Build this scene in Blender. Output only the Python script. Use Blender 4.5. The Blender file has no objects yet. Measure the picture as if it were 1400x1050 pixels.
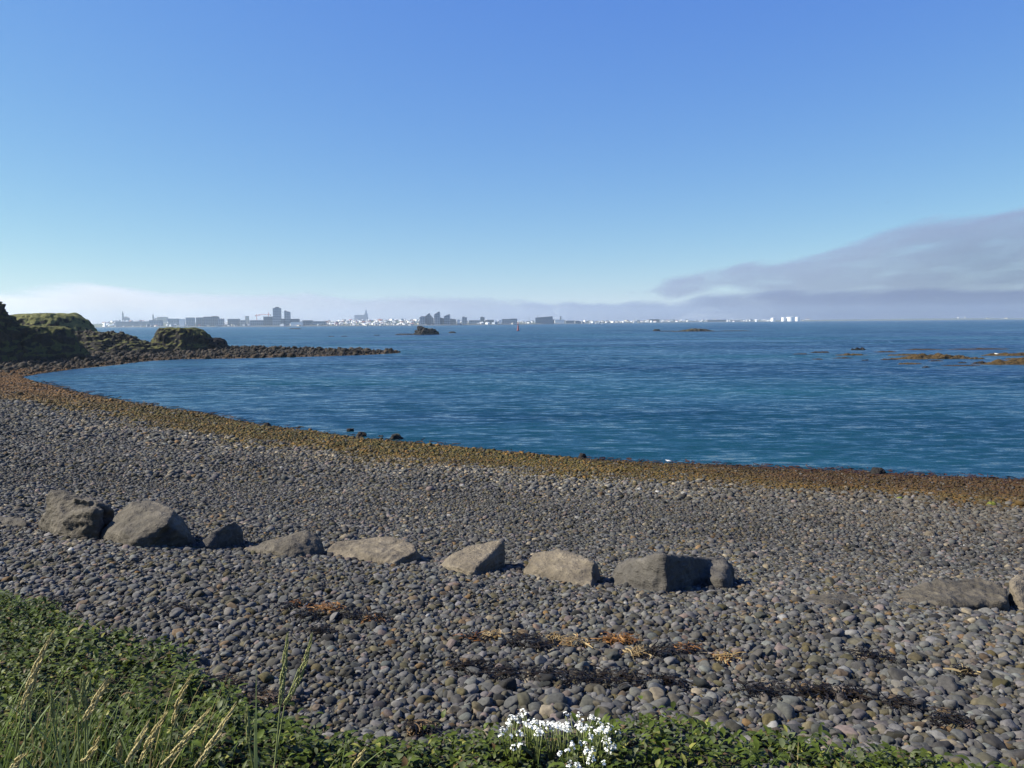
import bpy, bmesh, math, random
import numpy as np
from mathutils import Vector, Matrix

R = math.radians
scene = bpy.context.scene
COL = scene.collection
rng = np.random.default_rng(7)
random.seed(7)

# ------------------------------------------------------------------ camera
H = 4.2                     # eye height above the water
F = 1100.0                  # focal length in photo pixels (1400 x 1050)
PITCH = math.atan(84 / F)
ROLL = math.atan(11 / 1400)
fwd = np.array([0, math.cos(PITCH), -math.sin(PITCH)])
r0 = np.array([1.0, 0, 0]); u0 = np.array([0, math.sin(PITCH), math.cos(PITCH)])
rgt = math.cos(ROLL) * r0 - math.sin(ROLL) * u0
upv = math.sin(ROLL) * r0 + math.cos(ROLL) * u0
EYE = np.array([0, 0, H])

cd = bpy.data.cameras.new('camera'); cam = bpy.data.objects.new('camera', cd); COL.objects.link(cam)
cd.sensor_width = 36; cd.lens = 36 * F / 1400; cd.clip_start = 0.05; cd.clip_end = 40000
M = Matrix.Identity(4)
for i in range(3):
    M[i][0] = rgt[i]; M[i][1] = upv[i]; M[i][2] = -fwd[i]; M[i][3] = EYE[i]
cam.matrix_world = M
scene.camera = cam

def ray(px, py):
    return fwd * F + rgt * (px - 700) + upv * (525 - py)
def P(px, py, d):
    v = ray(px, py); return EYE + v * (d / v[1])

# ------------------------------------------------------------------ noise
_p = np.random.default_rng(3).permutation(256); PERM = np.concatenate([_p, _p, _p])
_g = np.random.default_rng(4).normal(size=(256, 3)); GRAD = _g / np.linalg.norm(_g, axis=1)[:, None]
def perlin(p):
    p = np.asarray(p, float); i = np.floor(p).astype(int); f = p - i; i &= 255
    u = f * f * f * (f * (f * 6 - 15) + 10)
    out = 0
    for dx in (0, 1):
        for dy in (0, 1):
            for dz in (0, 1):
                h = PERM[PERM[PERM[(i[:, 0] + dx) & 255] + ((i[:, 1] + dy) & 255)] + ((i[:, 2] + dz) & 255)]
                g = GRAD[h]
                d = g[:, 0] * (f[:, 0] - dx) + g[:, 1] * (f[:, 1] - dy) + g[:, 2] * (f[:, 2] - dz)
                w = (u[:, 0] if dx else 1 - u[:, 0]) * (u[:, 1] if dy else 1 - u[:, 1]) * (u[:, 2] if dz else 1 - u[:, 2])
                out = out + w * d
    return out * 1.6
def fbm(p, o=4, gain=.5, ridge=False):
    s = 0; a = 1; t = 0; p = np.asarray(p, float)
    for k in range(o):
        n = perlin(p * 2 ** k + 17.3 * k)
        s = s + a * ((1 - 2 * np.abs(n)) if ridge else n); t += a; a *= gain
    return s / t
def n2(x, y, f, z=0., o=3):
    x = np.asarray(x, float); y = np.asarray(y, float); sh = x.shape
    return fbm(np.stack([x.ravel() * f, y.ravel() * f, np.full(x.size, z)], 1), o).reshape(sh)
def sstep(a, b, x):
    t = np.clip((x - a) / (b - a), 0, 1); return t * t * (3 - 2 * t)

# ------------------------------------------------------------------ terrain
def wl(px, py):
    v = ray(px, py); t = -H / v[2]; q = EYE + v * t; return (q[0], q[1])
SHORE = [(60, 15), (25, 18.2)] + [wl(*p) for p in [
    (1400, 656), (1300, 651), (1200, 645), (1100, 641), (1000, 636), (900, 633), (800, 627), (700, 619), (600, 608), (500, 600),
    (430, 590), (360, 581), (300, 570), (240, 560), (180, 551), (120, 540), (80, 530), (45, 521), (28, 516),
    (55, 511), (100, 505), (150, 500), (200, 494), (250, 491), (310, 490.3), (370, 489), (450, 487), (510, 484.8), (540, 483), (550, 481.6)]]
SHORE += [(-17.8, 118), (-25, 123), (-34, 128), (-50, 140), (-70, 170), (-120, 230), (-400, 300), (-400, -60), (60, -60)]
SH = np.array(SHORE)
def sdist(x, y):
    x = np.asarray(x, float); y = np.asarray(y, float); sh = x.shape; x = x.ravel(); y = y.ravel()
    best = np.full(x.size, 1e9); inside = np.zeros(x.size, bool)
    n = len(SH)
    for k in range(n):
        ax, ay = SH[k]; bx, by = SH[(k + 1) % n]; ex, ey = bx - ax, by - ay
        t = np.clip(((x - ax) * ex + (y - ay) * ey) / (ex * ex + ey * ey), 0, 1)
        best = np.minimum(best, np.hypot(x - ax - t * ex, y - ay - t * ey))
        if ay != by:
            c = ((ay > y) != (by > y)) & (x < ex * (y - ay) / (by - ay) + ax); inside ^= c
    return np.where(inside, best, -best).reshape(sh)
PS = [-60, -12, -3, 0, 3, 7.5, 13, 16.5, 19, 21.5, 40, 90]
PZ = [-4, -1.3, -.3, 0, .22, .58, 1.22, 1.95, 2.42, 2.7, 3.1, 3.4]
def hgt(x, y):
    x = np.asarray(x, float); y = np.asarray(y, float)
    s = sdist(x, y) + (.6 * n2(x, y, .22, 3.1) + .35 * n2(x, y, .8, 6.6)) * sstep(8, 20, y)
    z = np.interp(s, PS, PZ)
    z = np.where(z > 0, z * (1 - .45 * sstep(28, 70, y)), z)
    z = z + .045 * n2(x, y, .5, 1.) * sstep(0, 3, s)
    far = sstep(74, 88, y) * sstep(.2, 2, s)
    z = z + far * (.30 * n2(x, y, .35, 5., 4) + .22 * n2(x, y, 1.1, 9., 3) + .12)
    return z
def ground(px, py, off=0.):
    v = ray(px, py); ts = np.geomspace(1.2, 420, 900)
    pts = EYE + np.outer(ts, v / v[1]); d = pts[:, 2] - hgt(pts[:, 0], pts[:, 1]) - off
    k = int(np.argmax(d < 0)) or len(ts) - 1
    a, b = ts[k - 1], ts[k]; da, db = d[k - 1], d[k]
    t = a + (b - a) * da / (da - db) if da != db else a
    return EYE + v / v[1] * t

# ------------------------------------------------------------------ mesh helpers
def tag(o, label=None, cat=None, group=None, kind=None):
    if label: o['label'] = label
    if cat: o['category'] = cat
    if group: o['group'] = group
    if kind: o['kind'] = kind
    return o
def mesh_np(name, V, Fc, mats, parent=None, smooth=False, cols=None, mi=None):
    """V (n,3), Fc list of face arrays of equal size or an (m,k) array"""
    me = bpy.data.meshes.new(name)
    V = np.ascontiguousarray(V, np.float32)
    if isinstance(Fc, np.ndarray):
        m, k = Fc.shape
        me.vertices.add(len(V)); me.vertices.foreach_set('co', V.ravel())
        me.loops.add(m * k); me.loops.foreach_set('vertex_index', np.ascontiguousarray(Fc, np.int32).ravel())
        me.polygons.add(m); me.polygons.foreach_set('loop_start', np.arange(0, m * k, k, dtype=np.int32))
        me.update(calc_edges=True)
    else:
        me.from_pydata(V.tolist(), [], [list(map(int, f)) for f in Fc]); me.update()
    if cols is not None:
        a = me.color_attributes.new('Col', 'FLOAT_COLOR', 'POINT')
        c4 = np.ones((len(V), 4), np.float32); c4[:, :3] = cols; a.data.foreach_set('color', c4.ravel())
    for m_ in (mats if isinstance(mats, (list, tuple)) else [mats]): me.materials.append(m_)
    if mi is not None: me.polygons.foreach_set('material_index', np.asarray(mi, np.int32))
    if smooth: me.polygons.foreach_set('use_smooth', np.ones(len(me.polygons), bool))
    me.validate()
    o = bpy.data.objects.new(name, me); COL.objects.link(o)
    if parent: o.parent = parent
    return o
def empty(name, loc, rz=0.):
    o = bpy.data.objects.new(name, None); COL.objects.link(o); o.location = loc; o.rotation_euler = (0, 0, rz)
    o.empty_display_size = .2
    return o
def grid_faces(nr, nc):
    i = np.arange(nr - 1)[:, None] * nc + np.arange(nc - 1)[None, :]
    return np.stack([i, i + 1, i + nc + 1, i + nc], -1).reshape(-1, 4)
class MB:
    """collects simple shapes and links them as one mesh object"""
    def __init__(s): s.v = []; s.f = []; s.m = []
    def add(s, V, Fs, mi=0):
        b = len(s.v); s.v += [tuple(map(float, q)) for q in V]; s.f += [[b + i for i in f] for f in Fs]; s.m += [mi] * len(Fs)
    def box(s, x0, x1, y0, y1, z0, z1, mi=0):
        s.add([(x0, y0, z0), (x1, y0, z0), (x1, y1, z0), (x0, y1, z0), (x0, y0, z1), (x1, y0, z1), (x1, y1, z1), (x0, y1, z1)],
              [(0, 3, 2, 1), (4, 5, 6, 7), (0, 1, 5, 4), (1, 2, 6, 5), (2, 3, 7, 6), (3, 0, 4, 7)], mi)
    def prism(s, prof, y0, y1, mi=0):
        n = len(prof)
        s.add([(x, y0, z) for x, z in prof] + [(x, y1, z) for x, z in prof],
              [list(range(n - 1, -1, -1))[::-1], list(range(n, 2 * n))[::-1]] + [[(i + 1) % n, i, n + i, n + (i + 1) % n] for i in range(n)], mi)
    def tube(s, pts, rad, n=6, mi=0, cap=True):
        pts = [np.array(p, float) for p in pts]; V = []
        for k, p in enumerate(pts):
            t = pts[min(k + 1, len(pts) - 1)] - pts[max(k - 1, 0)]; t /= np.linalg.norm(t) + 1e-9
            a = np.cross(t, (0, 0, 1.) if abs(t[2]) < .9 else (1., 0, 0)); a /= np.linalg.norm(a); b = np.cross(t, a)
            r = rad[k] if isinstance(rad, (list, tuple)) else rad
            V += [p + r * (math.cos(2 * math.pi * j / n) * a + math.sin(2 * math.pi * j / n) * b) for j in range(n)]
        Fs = [[k * n + j, k * n + (j + 1) % n, (k + 1) * n + (j + 1) % n, (k + 1) * n + j] for k in range(len(pts) - 1) for j in range(n)]
        if cap: Fs += [list(range(n))[::-1], [(len(pts) - 1) * n + j for j in range(n)]]
        s.add(V, Fs, mi)
    def lathe(s, prof, n=16, c=(0, 0), mi=0):
        V = []
        for r, z in prof: V += [(c[0] + r * math.cos(2 * math.pi * j / n), c[1] + r * math.sin(2 * math.pi * j / n), z) for j in range(n)]
        Fs = [[k * n + j, k * n + (j + 1) % n, (k + 1) * n + (j + 1) % n, (k + 1) * n + j] for k in range(len(prof) - 1) for j in range(n)]
        Fs += [list(range(n))[::-1], [(len(prof) - 1) * n + j for j in range(n)]]
        s.add(V, Fs, mi)
    def build(s, name, mats, parent=None, smooth=False):
        return mesh_np(name, np.array(s.v), s.f, mats, parent, smooth, None, s.m)

# ------------------------------------------------------------------ materials
def mat(name):
    m = bpy.data.materials.new(name); m.use_nodes = True
    nt = m.node_tree; b = nt.nodes['Principled BSDF']
    return m, nt, b
def N(nt, t, **kw):
    n = nt.nodes.new(t)
    for k, v in kw.items():
        if k in n.inputs: n.inputs[k].default_value = v
        else: setattr(n, k, v)
    return n
def L(nt, a, b): nt.links.new(a, b)
def math_(nt, op, a, b=None, c=None, clamp=False):
    n = nt.nodes.new('ShaderNodeMath'); n.operation = op; n.use_clamp = clamp
    for i, q in enumerate((a, b, c)):
        if q is None: continue
        if isinstance(q, (int, float)): n.inputs[i].default_value = q
        else: nt.links.new(q, n.inputs[i])
    return n.outputs[0]
def ramp(nt, fac, stops):
    n = nt.nodes.new('ShaderNodeValToRGB'); e = n.color_ramp.elements
    while len(e) < len(stops): e.new(.5)
    for i, (p, c) in enumerate(stops): e[i].position = p; e[i].color = (*c, 1) if len(c) == 3 else c
    nt.links.new(fac, n.inputs[0]); return n.outputs[0]
def mixc(nt, fac, a, b, mode='MIX'):
    n = nt.nodes.new('ShaderNodeMix'); n.data_type = 'RGBA'; n.blend_type = mode
    for sock, q in ((n.inputs[0], fac), (n.inputs[6], a), (n.inputs[7], b)):
        if isinstance(q, (int, float)): sock.default_value = q
        elif isinstance(q, tuple): sock.default_value = (*q, 1)
        else: nt.links.new(q, sock)
    return n.outputs[2]
def noise_(nt, vec, scale, detail=4, rough=.55, out='Fac'):
    n = N(nt, 'ShaderNodeTexNoise', Scale=scale, Detail=detail, Roughness=rough)
    if vec is not None: L(nt, vec, n.inputs['Vector'])
    return n.outputs[out]
def bump_(nt, hsock, strength, dist, prev=None):
    n = N(nt, 'ShaderNodeBump', Strength=strength, Distance=dist); L(nt, hsock, n.inputs['Height'])
    if prev is not None: L(nt, prev, n.inputs['Normal'])
    return n.outputs[0]
def plain(name, c, rough=.8, var=.25, scale=3., bump=0., spec=.3):
    m, nt, b = mat(name); tc = N(nt, 'ShaderNodeTexCoord').outputs['Object']
    f = noise_(nt, tc, scale, 5)
    L(nt, ramp(nt, f, [(.3, tuple(q * (1 - var) for q in c)), (.7, tuple(min(1, q * (1 + var)) for q in c))]), b.inputs['Base Color'])
    b.inputs['Roughness'].default_value = rough; b.inputs['Specular IOR Level'].default_value = spec
    if bump: L(nt, bump_(nt, f, bump, .02), b.inputs['Normal'])
    return m

def m_attr_rock(name, rough=.85, bump=.35, scale=60., spec=.2, obj_color=False):
    m, nt, b = mat(name)
    if obj_color: c = N(nt, 'ShaderNodeObjectInfo').outputs['Color']
    else: c = N(nt, 'ShaderNodeAttribute', attribute_name='Col').outputs['Color']
    pos = N(nt, 'ShaderNodeNewGeometry').outputs['Position']
    f = noise_(nt, pos, scale, 5, .6)
    g = ramp(nt, f, [(.3, (.72, .72, .72)), (.7, (1.25, 1.24, 1.22))])
    L(nt, mixc(nt, 1., c, g, 'MULTIPLY'), b.inputs['Base Color'])
    b.inputs['Roughness'].default_value = rough; b.inputs['Specular IOR Level'].default_value = spec
    L(nt, bump_(nt, f, bump, .006), b.inputs['Normal'])
    return m
M_PEB = m_attr_rock('pebble_stone')
M_COB = m_attr_rock('cobble_stone', obj_color=True)
M_LAVA = m_attr_rock('lava_stone', .9, .8, 6., .2)
M_GROUND = m_attr_rock('beach_ground', .9, .6, 30., .2)

def m_boulder(name, c1, c2, c3):
    m, nt, b = mat(name); tc = N(nt, 'ShaderNodeTexCoord').outputs['Object']
    f = noise_(nt, tc, 3.2, 7, .6); f2 = noise_(nt, tc, 22, 5, .65)
    mp = N(nt, 'ShaderNodeMapping'); mp.inputs['Scale'].default_value = (2, 2, 9); mp.inputs['Rotation'].default_value = (.35, .5, 0); L(nt, tc, mp.inputs[0])
    f3 = noise_(nt, mp.outputs[0], 2.2, 5, .6)
    c = ramp(nt, f, [(.32, c1), (.55, c2), (.72, c3)])
    c = mixc(nt, .8, c, ramp(nt, f2, [(.28, (.62, .62, .62)), (.7, (1.2, 1.2, 1.18))]), 'MULTIPLY')
    c = mixc(nt, .5, c, ramp(nt, f3, [(.3, (.7, .68, .66)), (.65, (1.15, 1.15, 1.13))]), 'MULTIPLY')
    L(nt, c, b.inputs['Base Color']); b.inputs['Roughness'].default_value = .85; b.inputs['Specular IOR Level'].default_value = .25
    nb = bump_(nt, f3, .8, .06); nb = bump_(nt, f, .8, .06, nb); L(nt, bump_(nt, f2, .9, .02, nb), b.inputs['Normal'])
    return m
M_B_TAN = m_boulder('tan_basalt', (.066, .055, .040), (.138, .115, .083), (.19, .162, .12))
M_B_GREY = m_boulder('grey_basalt', (.034, .030, .023), (.084, .073, .056), (.132, .115, .088))
M_B_DARK = m_boulder('dark_basalt', (.04, .037, .033), (.075, .068, .058), (.11, .10, .085))

def m_cliff(name, grass=.7, green=(.068, .070, .024), seed=0.):
    m, nt, b = mat(name); geo = N(nt, 'ShaderNodeNewGeometry'); pos = geo.outputs['Position']
    f = noise_(nt, pos, .9, 7, .62); f2 = noise_(nt, pos, 4.5, 5, .65)
    rock = ramp(nt, f, [(.3, (.010, .0095, .010)), (.5, (.026, .024, .022)), (.7, (.05, .044, .037))])
    gr = ramp(nt, f2, [(.25, tuple(q * .55 for q in green)), (.55, green), (.75, (green[0] * 1.5, green[1] * 1.25, green[2] * 1.2))])
    sx = N(nt, 'ShaderNodeSeparateXYZ'); L(nt, geo.outputs['Normal'], sx.inputs[0])
    k = math_(nt, 'ADD', sx.outputs['Z'], math_(nt, 'MULTIPLY', math_(nt, 'SUBTRACT', f, .5), .9))
    mr = N(nt, 'ShaderNodeMapRange', interpolation_type='SMOOTHSTEP'); L(nt, k, mr.inputs[0]); mr.inputs[1].default_value = grass - .07; mr.inputs[2].default_value = grass + .07
    L(nt, mixc(nt, mr.outputs[0], rock, gr), b.inputs['Base Color'])
    b.inputs['Roughness'].default_value = .95; b.inputs['Specular IOR Level'].default_value = .1
    nb = bump_(nt, f, .8, .5); L(nt, bump_(nt, f2, .7, .12, nb), b.inputs['Normal'])
    return m
M_CLIFF = m_cliff('cliff_rock_and_grass', .54)
M_RUBBLE = m_cliff('rubble_with_turf', .86)
M_GRASSHILL = m_cliff('grassy_hill_turf', .5, (.115, .118, .045))
M_BARE = m_cliff('bare_lava_rock', 1.35)
M_SKERRY = m_cliff('skerry_rock', .98, (.09, .08, .025))

def m_leaf(name, c, rough=.5, trans=.25):
    m, nt, b = mat(name); c0 = N(nt, 'ShaderNodeAttribute', attribute_name='Col').outputs['Color']
    pos = N(nt, 'ShaderNodeNewGeometry').outputs['Position']; f = noise_(nt, pos, 40, 3)
    c1 = mixc(nt, 1., c0, ramp(nt, f, [(.3, (.75, .75, .75)), (.7, (1.2, 1.2, 1.2))]), 'MULTIPLY')
    L(nt, c1, b.inputs['Base Color']); b.inputs['Roughness'].default_value = rough; b.inputs['Specular IOR Level'].default_value = .16
    t = N(nt, 'ShaderNodeBsdfTranslucent'); L(nt, c1, t.inputs['Color'])
    mx = N(nt, 'ShaderNodeMixShader'); mx.inputs[0].default_value = trans
    L(nt, b.outputs[0], mx.inputs[1]); L(nt, t.outputs[0], mx.inputs[2]); L(nt, mx.outputs[0], nt.nodes['Material Output'].inputs['Surface'])
    return m
M_LEAF = m_leaf('leafy_green', None)
M_WEED = m_leaf('seaweed_frond', None, .45, .12)
M_PETAL = plain('white_petal', (.70, .71, .66), .6, .05, 200)
M_EAR = plain('grass_ear_straw', (.30, .25, .11), .8, .3, 160)
M_EARG = plain('grass_ear_green', (.16, .17, .06), .8, .3, 160)
M_STEM = plain('grass_stem_green', (.11, .13, .04), .6, .25, 60)

# ------------------------------------------------------------------ world, sun
SUN_EL, SUN_AZ = R(40), R(-92)          # azimuth measured from +Y towards +X
w = bpy.data.worlds.new('World'); scene.world = w; w.use_nodes = True
nt = w.node_tree; bg = nt.nodes['Background']
sky = nt.nodes.new('ShaderNodeTexSky'); sky.sky_type = 'NISHITA'; sky.sun_disc = False
sky.sun_elevation = SUN_EL; sky.sun_rotation = SUN_AZ; sky.altitude = 10; sky.air_density = 1.0; sky.dust_density = 0; sky.ozone_density = 6
sep = N(nt, 'ShaderNodeSeparateColor'); L(nt, sky.outputs[0], sep.inputs[0]); cmb = N(nt, 'ShaderNodeCombineColor')   # film response to the sky's own colour
for k_, (a_, g_) in enumerate([(.515, 1.02), (.725, .86), (2.58, .22)]): L(nt, math_(nt, 'MULTIPLY', math_(nt, 'POWER', sep.outputs[k_], g_), a_), cmb.inputs[k_])
L(nt, cmb.outputs[0], bg.inputs[0]); bg.inputs[1].default_value = .09
sl = bpy.data.lights.new('sun', 'SUN'); sl.energy = 4.9; sl.angle = R(.5); sl.color = (1, .94, .82)
so = bpy.data.objects.new('sun', sl); COL.objects.link(so)
sdir = Vector((math.sin(SUN_AZ) * math.cos(SUN_EL), math.cos(SUN_AZ) * math.cos(SUN_EL), math.sin(SUN_EL)))
so.rotation_euler = sdir.to_track_quat('Z', 'Y').to_euler()
scene.view_settings.view_transform = 'Standard'; scene.view_settings.look = 'None'
scene.view_settings.exposure = 1.2; scene.view_settings.gamma = 1; scene.view_settings.use_curve_mapping = False
cy = scene.cycles
cy.max_bounces = 6; cy.diffuse_bounces = 2; cy.glossy_bounces = 2; cy.transmission_bounces = 2; cy.volume_bounces = 1; cy.transparent_max_bounces = 8
cy.volume_max_steps = 128; cy.use_denoising = True

# ------------------------------------------------------------------ beach sheet
def beach_mask(x, y):
    s = sdist(x, y); nz = n2(x, y, .35, 2.) + .5 * n2(x, y, 1.3, 4.)
    wide = 4.7 + 4.5 * sstep(36, 60, y)
    wide = wide + .9 * sstep(3, 9, x) * (y < 40)
    band = 1 - sstep(wide - 2.6, wide + 1.5, s + 2.2 * nz)           # weed covered strip
    top = band * sstep(wide - 3.0, wide - .7, s + 1.3 * nz)         # its orange upper edge
    wet = 1 - sstep(.3, 1.7, s + .8 * nz + .9 * (1 - sstep(-2, 10, x)) )
    pale = sstep(3.6, 5., s + nz) * (1 - sstep(5.5, 8.5, s + 1.5 * nz)) * (1 - sstep(28, 38, y)) * (1 - .85 * sstep(2, 7, x))
    return s, nz, band, top, wet, pale
GV = np.array([ground(*p)[:2] for p in [(-260, 740), (-120, 790), (0, 818), (60, 832), (150, 868), (210, 888), (262, 915), (310, 950), (330, 985), (400, 1000), (500, 1010), (600, 1017),
               (690, 1014), (830, 1008), (900, 1000), (1000, 1015), (1100, 1027), (1200, 1033), (1300, 1042), (1360, 1052), (1560, 1090)]])
def grass_dist(x, y):
    """positive on the camera's side of the vegetation edge"""
    x = np.asarray(x, float); y = np.asarray(y, float)
    o = np.argsort(GV[:, 0]); e = np.interp(x, GV[o, 0], GV[o, 1]); return e - y
na, nr = 420, 560
ang = np.linspace(R(-72), R(72), na); rad = np.geomspace(.7, 420, nr)
X = rad[:, None] * np.sin(ang)[None, :]; Y = rad[:, None] * np.cos(ang)[None, :] - .2
Z = hgt(X, Y)
s, nz, band, top, wet, pale = beach_mask(X, Y)
colg = np.zeros(X.shape + (3,)) + np.array([.02, .02, .021])
def mixa(a, b, t): return a * (1 - t[..., None]) + np.array(b) * t[..., None]
colg = mixa(colg, (.05, .05, .05), sstep(25, 45, Y))
colg = mixa(colg, (.035, .024, .008), band); colg = mixa(colg, (.06, .034, .008), top * .8); colg = mixa(colg, (.07, .040, .016), band * sstep(45, 62, Y) * .8)
gd = grass_dist(X, Y)
colg = mixa(colg, (.028, .024, .014), sstep(-.1, .15, gd) * (Y < 12))
colg = mixa(colg, (.02, .018, .015), sstep(76, 86, Y) * sstep(.5, 2.5, s))
V = np.stack([X, Y, Z], -1).reshape(-1, 3)
beach = mesh_np('beach', V, grid_faces(nr, na)[:, ::-1], M_GROUND, None, True, colg.reshape(-1, 3))
tag(beach, 'grey pebble beach sloping down to the bay with a brown weed strip along the water', 'beach', kind='structure')

# ------------------------------------------------------------------ water
def m_water():
    m, nt, b = mat('sea_water'); geo = N(nt, 'ShaderNodeNewGeometry'); pos = geo.outputs['Position']
    def mp(sc, rot=0.):
        n = N(nt, 'ShaderNodeMapping'); n.inputs['Scale'].default_value = sc; n.inputs['Rotation'].default_value = (0, 0, rot); L(nt, pos, n.inputs[0]); return n.outputs[0]
    big = noise_(nt, mp((.011, .03, 1)), 1., 4, .6)
    c = ramp(nt, big, [(.35, (.004, .020, .044)), (.52, (.005, .032, .047)), (.68, (.008, .052, .062))])
    L(nt, c, b.inputs['Base Color'])
    b.inputs['IOR'].default_value = 1.30; b.inputs['Roughness'].default_value = .2
    # wind ripples: fine, middle and long waves, ruffled in patches
    pat = N(nt, 'ShaderNodeMapRange'); L(nt, noise_(nt, mp((.018, .05, 1), .12), 1., 4, .6), pat.inputs[0])
    pat.inputs[1].default_value = .34; pat.inputs[2].default_value = .66; pat.inputs[3].default_value = .45; pat.inputs[4].default_value = 1.30
    acc = None
    for sc, rot, k in [((.30, .85, 1), .10, .12), ((1.1, 3.2, 1), -.12, .24), ((4.2, 9, 1), .2, .13), ((14, 26, 1), -.3, .10)]:
        n = N(nt, 'ShaderNodeTexNoise', Scale=1., Detail=1.5, Roughness=.5); L(nt, mp(sc, rot), n.inputs['Vector'])
        v = N(nt, 'ShaderNodeVectorMath', operation='SUBTRACT'); L(nt, n.outputs['Color'], v.inputs[0]); v.inputs[1].default_value = (.5, .5, .5)
        v2 = N(nt, 'ShaderNodeVectorMath', operation='MULTIPLY'); L(nt, v.outputs[0], v2.inputs[0]); v2.inputs[1].default_value = (k * 2.1, k * 3.9, 0)
        if acc is None: acc = v2.outputs[0]
        else:
            a_ = N(nt, 'ShaderNodeVectorMath', operation='ADD'); L(nt, acc, a_.inputs[0]); L(nt, v2.outputs[0], a_.inputs[1]); acc = a_.outputs[0]
    sc_ = N(nt, 'ShaderNodeVectorMath', operation='SCALE'); L(nt, acc, sc_.inputs[0]); L(nt, pat.outputs[0], sc_.inputs['Scale'])
    ad = N(nt, 'ShaderNodeVectorMath', operation='ADD'); L(nt, geo.outputs['Normal'], ad.inputs[0]); L(nt, sc_.outputs[0], ad.inputs[1])
    ln_ = N(nt, 'ShaderNodeVectorMath', operation='ADD'); L(nt, ad.outputs[0], ln_.inputs[0]); tl = N(nt, 'ShaderNodeVectorMath', operation='SCALE'); tl.inputs[0].default_value = (-.02, -.195, 0); L(nt, pat.outputs[0], tl.inputs['Scale']); L(nt, tl.outputs[0], ln_.inputs[1]); ad = ln_      # steep wave fronts run in towards the beach
    nm = N(nt, 'ShaderNodeVectorMath', operation='NORMALIZE'); L(nt, ad.outputs[0], nm.inputs[0]); L(nt, nm.outputs[0], b.inputs['Normal'])
    return m
na, nr = 300, 420
ang = np.linspace(R(-62), R(62), na); rad = np.geomspace(9, 4300, nr)
X = rad[:, None] * np.sin(ang)[None, :]; Y = rad[:, None] * np.cos(ang)[None, :]
amp = np.clip(1 - rad / 120, 0, 1)[:, None]
s = sdist(X, Y); amp = amp * (.25 + .75 * sstep(0, 14, -s))
Z = amp * (.05 * n2(X * .45, Y, .8, 1., 2) + .028 * n2(X * .5, Y, 2.1, 7., 2))
water = mesh_np('sea', np.stack([X, Y, Z], -1).reshape(-1, 3), grid_faces(nr, na)[:, ::-1], m_water(), None, True)
tag(water, 'deep blue rippled sea water filling the bay up to the far shore', 'sea', kind='structure')

# ------------------------------------------------------------------ pebbles
def ico(sub):
    bm = bmesh.new(); bmesh.ops.create_icosphere(bm, subdivisions=sub, radius=1.)
    V = np.array([v.co[:] for v in bm.verts]); Fc = np.array([[v.index for v in f.verts] for f in bm.faces]); bm.free(); return V, Fc
ICO = {k: ico(k) for k in (1, 2, 3)}
def rot_mats(n, tilt, r):
    a = r.uniform(0, 2 * np.pi, n); tx = r.normal(0, tilt, n); ty = r.normal(0, tilt, n)
    ca, sa, cx, sx, cy_, sy = np.cos(a), np.sin(a), np.cos(tx), np.sin(tx), np.cos(ty), np.sin(ty)
    o = np.zeros(n); i = np.ones(n)
    Rz = np.stack([ca, -sa, o, sa, ca, o, o, o, i], 1).reshape(n, 3, 3)
    Rx = np.stack([i, o, o, o, cx, -sx, o, sx, cx], 1).reshape(n, 3, 3)
    Ry = np.stack([cy_, o, sy, o, i, o, -sy, o, cy_], 1).reshape(n, 3, 3)
    return Rx @ Ry @ Rz, tx, ty, a
def stone_protos(sub, k, r, amp=.22, cut=0):
    V, Fc = ICO[sub]; out = []
    for j in range(k):
        q = V * (1 + amp * fbm(V * .9 + r.uniform(0, 90, 3), 2)[:, None])
        for c in range(cut):
            nrm = r.normal(size=3); nrm /= np.linalg.norm(nrm); dd = r.uniform(.55, .85); e = np.maximum(q @ nrm - dd, 0); q = q - e[:, None] * nrm * .9
        q = np.sign(q) * np.abs(q) ** .93
        out.append(q)
    return out, Fc
def scatter_mesh(name, pos, scl, Rm, col, sub, material, r, smooth=True, amp=.22, protos=8, cut=0):
    PR, Fc = stone_protos(sub, protos, r, amp, cut); n = len(pos); nv = len(PR[0])
    which = r.integers(0, protos, n); base = np.array(PR)[which]
    V = np.einsum('nij,nvj->nvi', Rm, base * scl[:, None, :]) + pos[:, None, :]
    Fa = (Fc[None] + (np.arange(n) * nv)[:, None, None]).reshape(-1, 3)
    return V.reshape(-1, 3), Fa, np.repeat(col, nv, 0)
def pebble_points():
    r = np.random.default_rng(11); out = []
    for (d0, d1, sp) in [(1.9, 8, .0265), (8, 16, .038), (16, 24, .060), (24, 36, .09), (36, 78, .125)]:
        xm = d1 * .75 + 2.6; gx = np.arange(-xm, xm, sp); gy = np.arange(d0, d1, sp * .87)
        Xg, Yg = np.meshgrid(gx, gy); Xg = Xg + (np.arange(len(gy)) % 2 * sp / 2)[:, None]
        Xg = Xg + r.uniform(-.42, .42, Xg.shape) * sp; Yg = Yg + r.uniform(-.42, .42, Yg.shape) * sp
        k = (np.abs(Xg) < Yg * .72 + 2.4) & (Yg < d1)
        x, y = Xg[k], Yg[k]; out.append(np.stack([x, y, np.full(x.size, sp), np.zeros(x.size)], 1))
        # larger stones lying on top
        nb = int((d1 - d0) * xm * 2 * 36 * (.0265 / sp) ** 2); x = r.uniform(-xm, xm, nb); y = r.uniform(d0, d1, nb); k = np.abs(x) < y * .72 + 2.4
        x, y = x[k], y[k]; out.append(np.stack([x, y, np.full(x.size, sp), np.ones(x.size)], 1))
    return np.concatenate(out)
pp = pebble_points(); r = np.random.default_rng(12)
s, nz, band, top, wet, pale = beach_mask(pp[:, 0], pp[:, 1])
gd = grass_dist(pp[:, 0], pp[:, 1])
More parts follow.
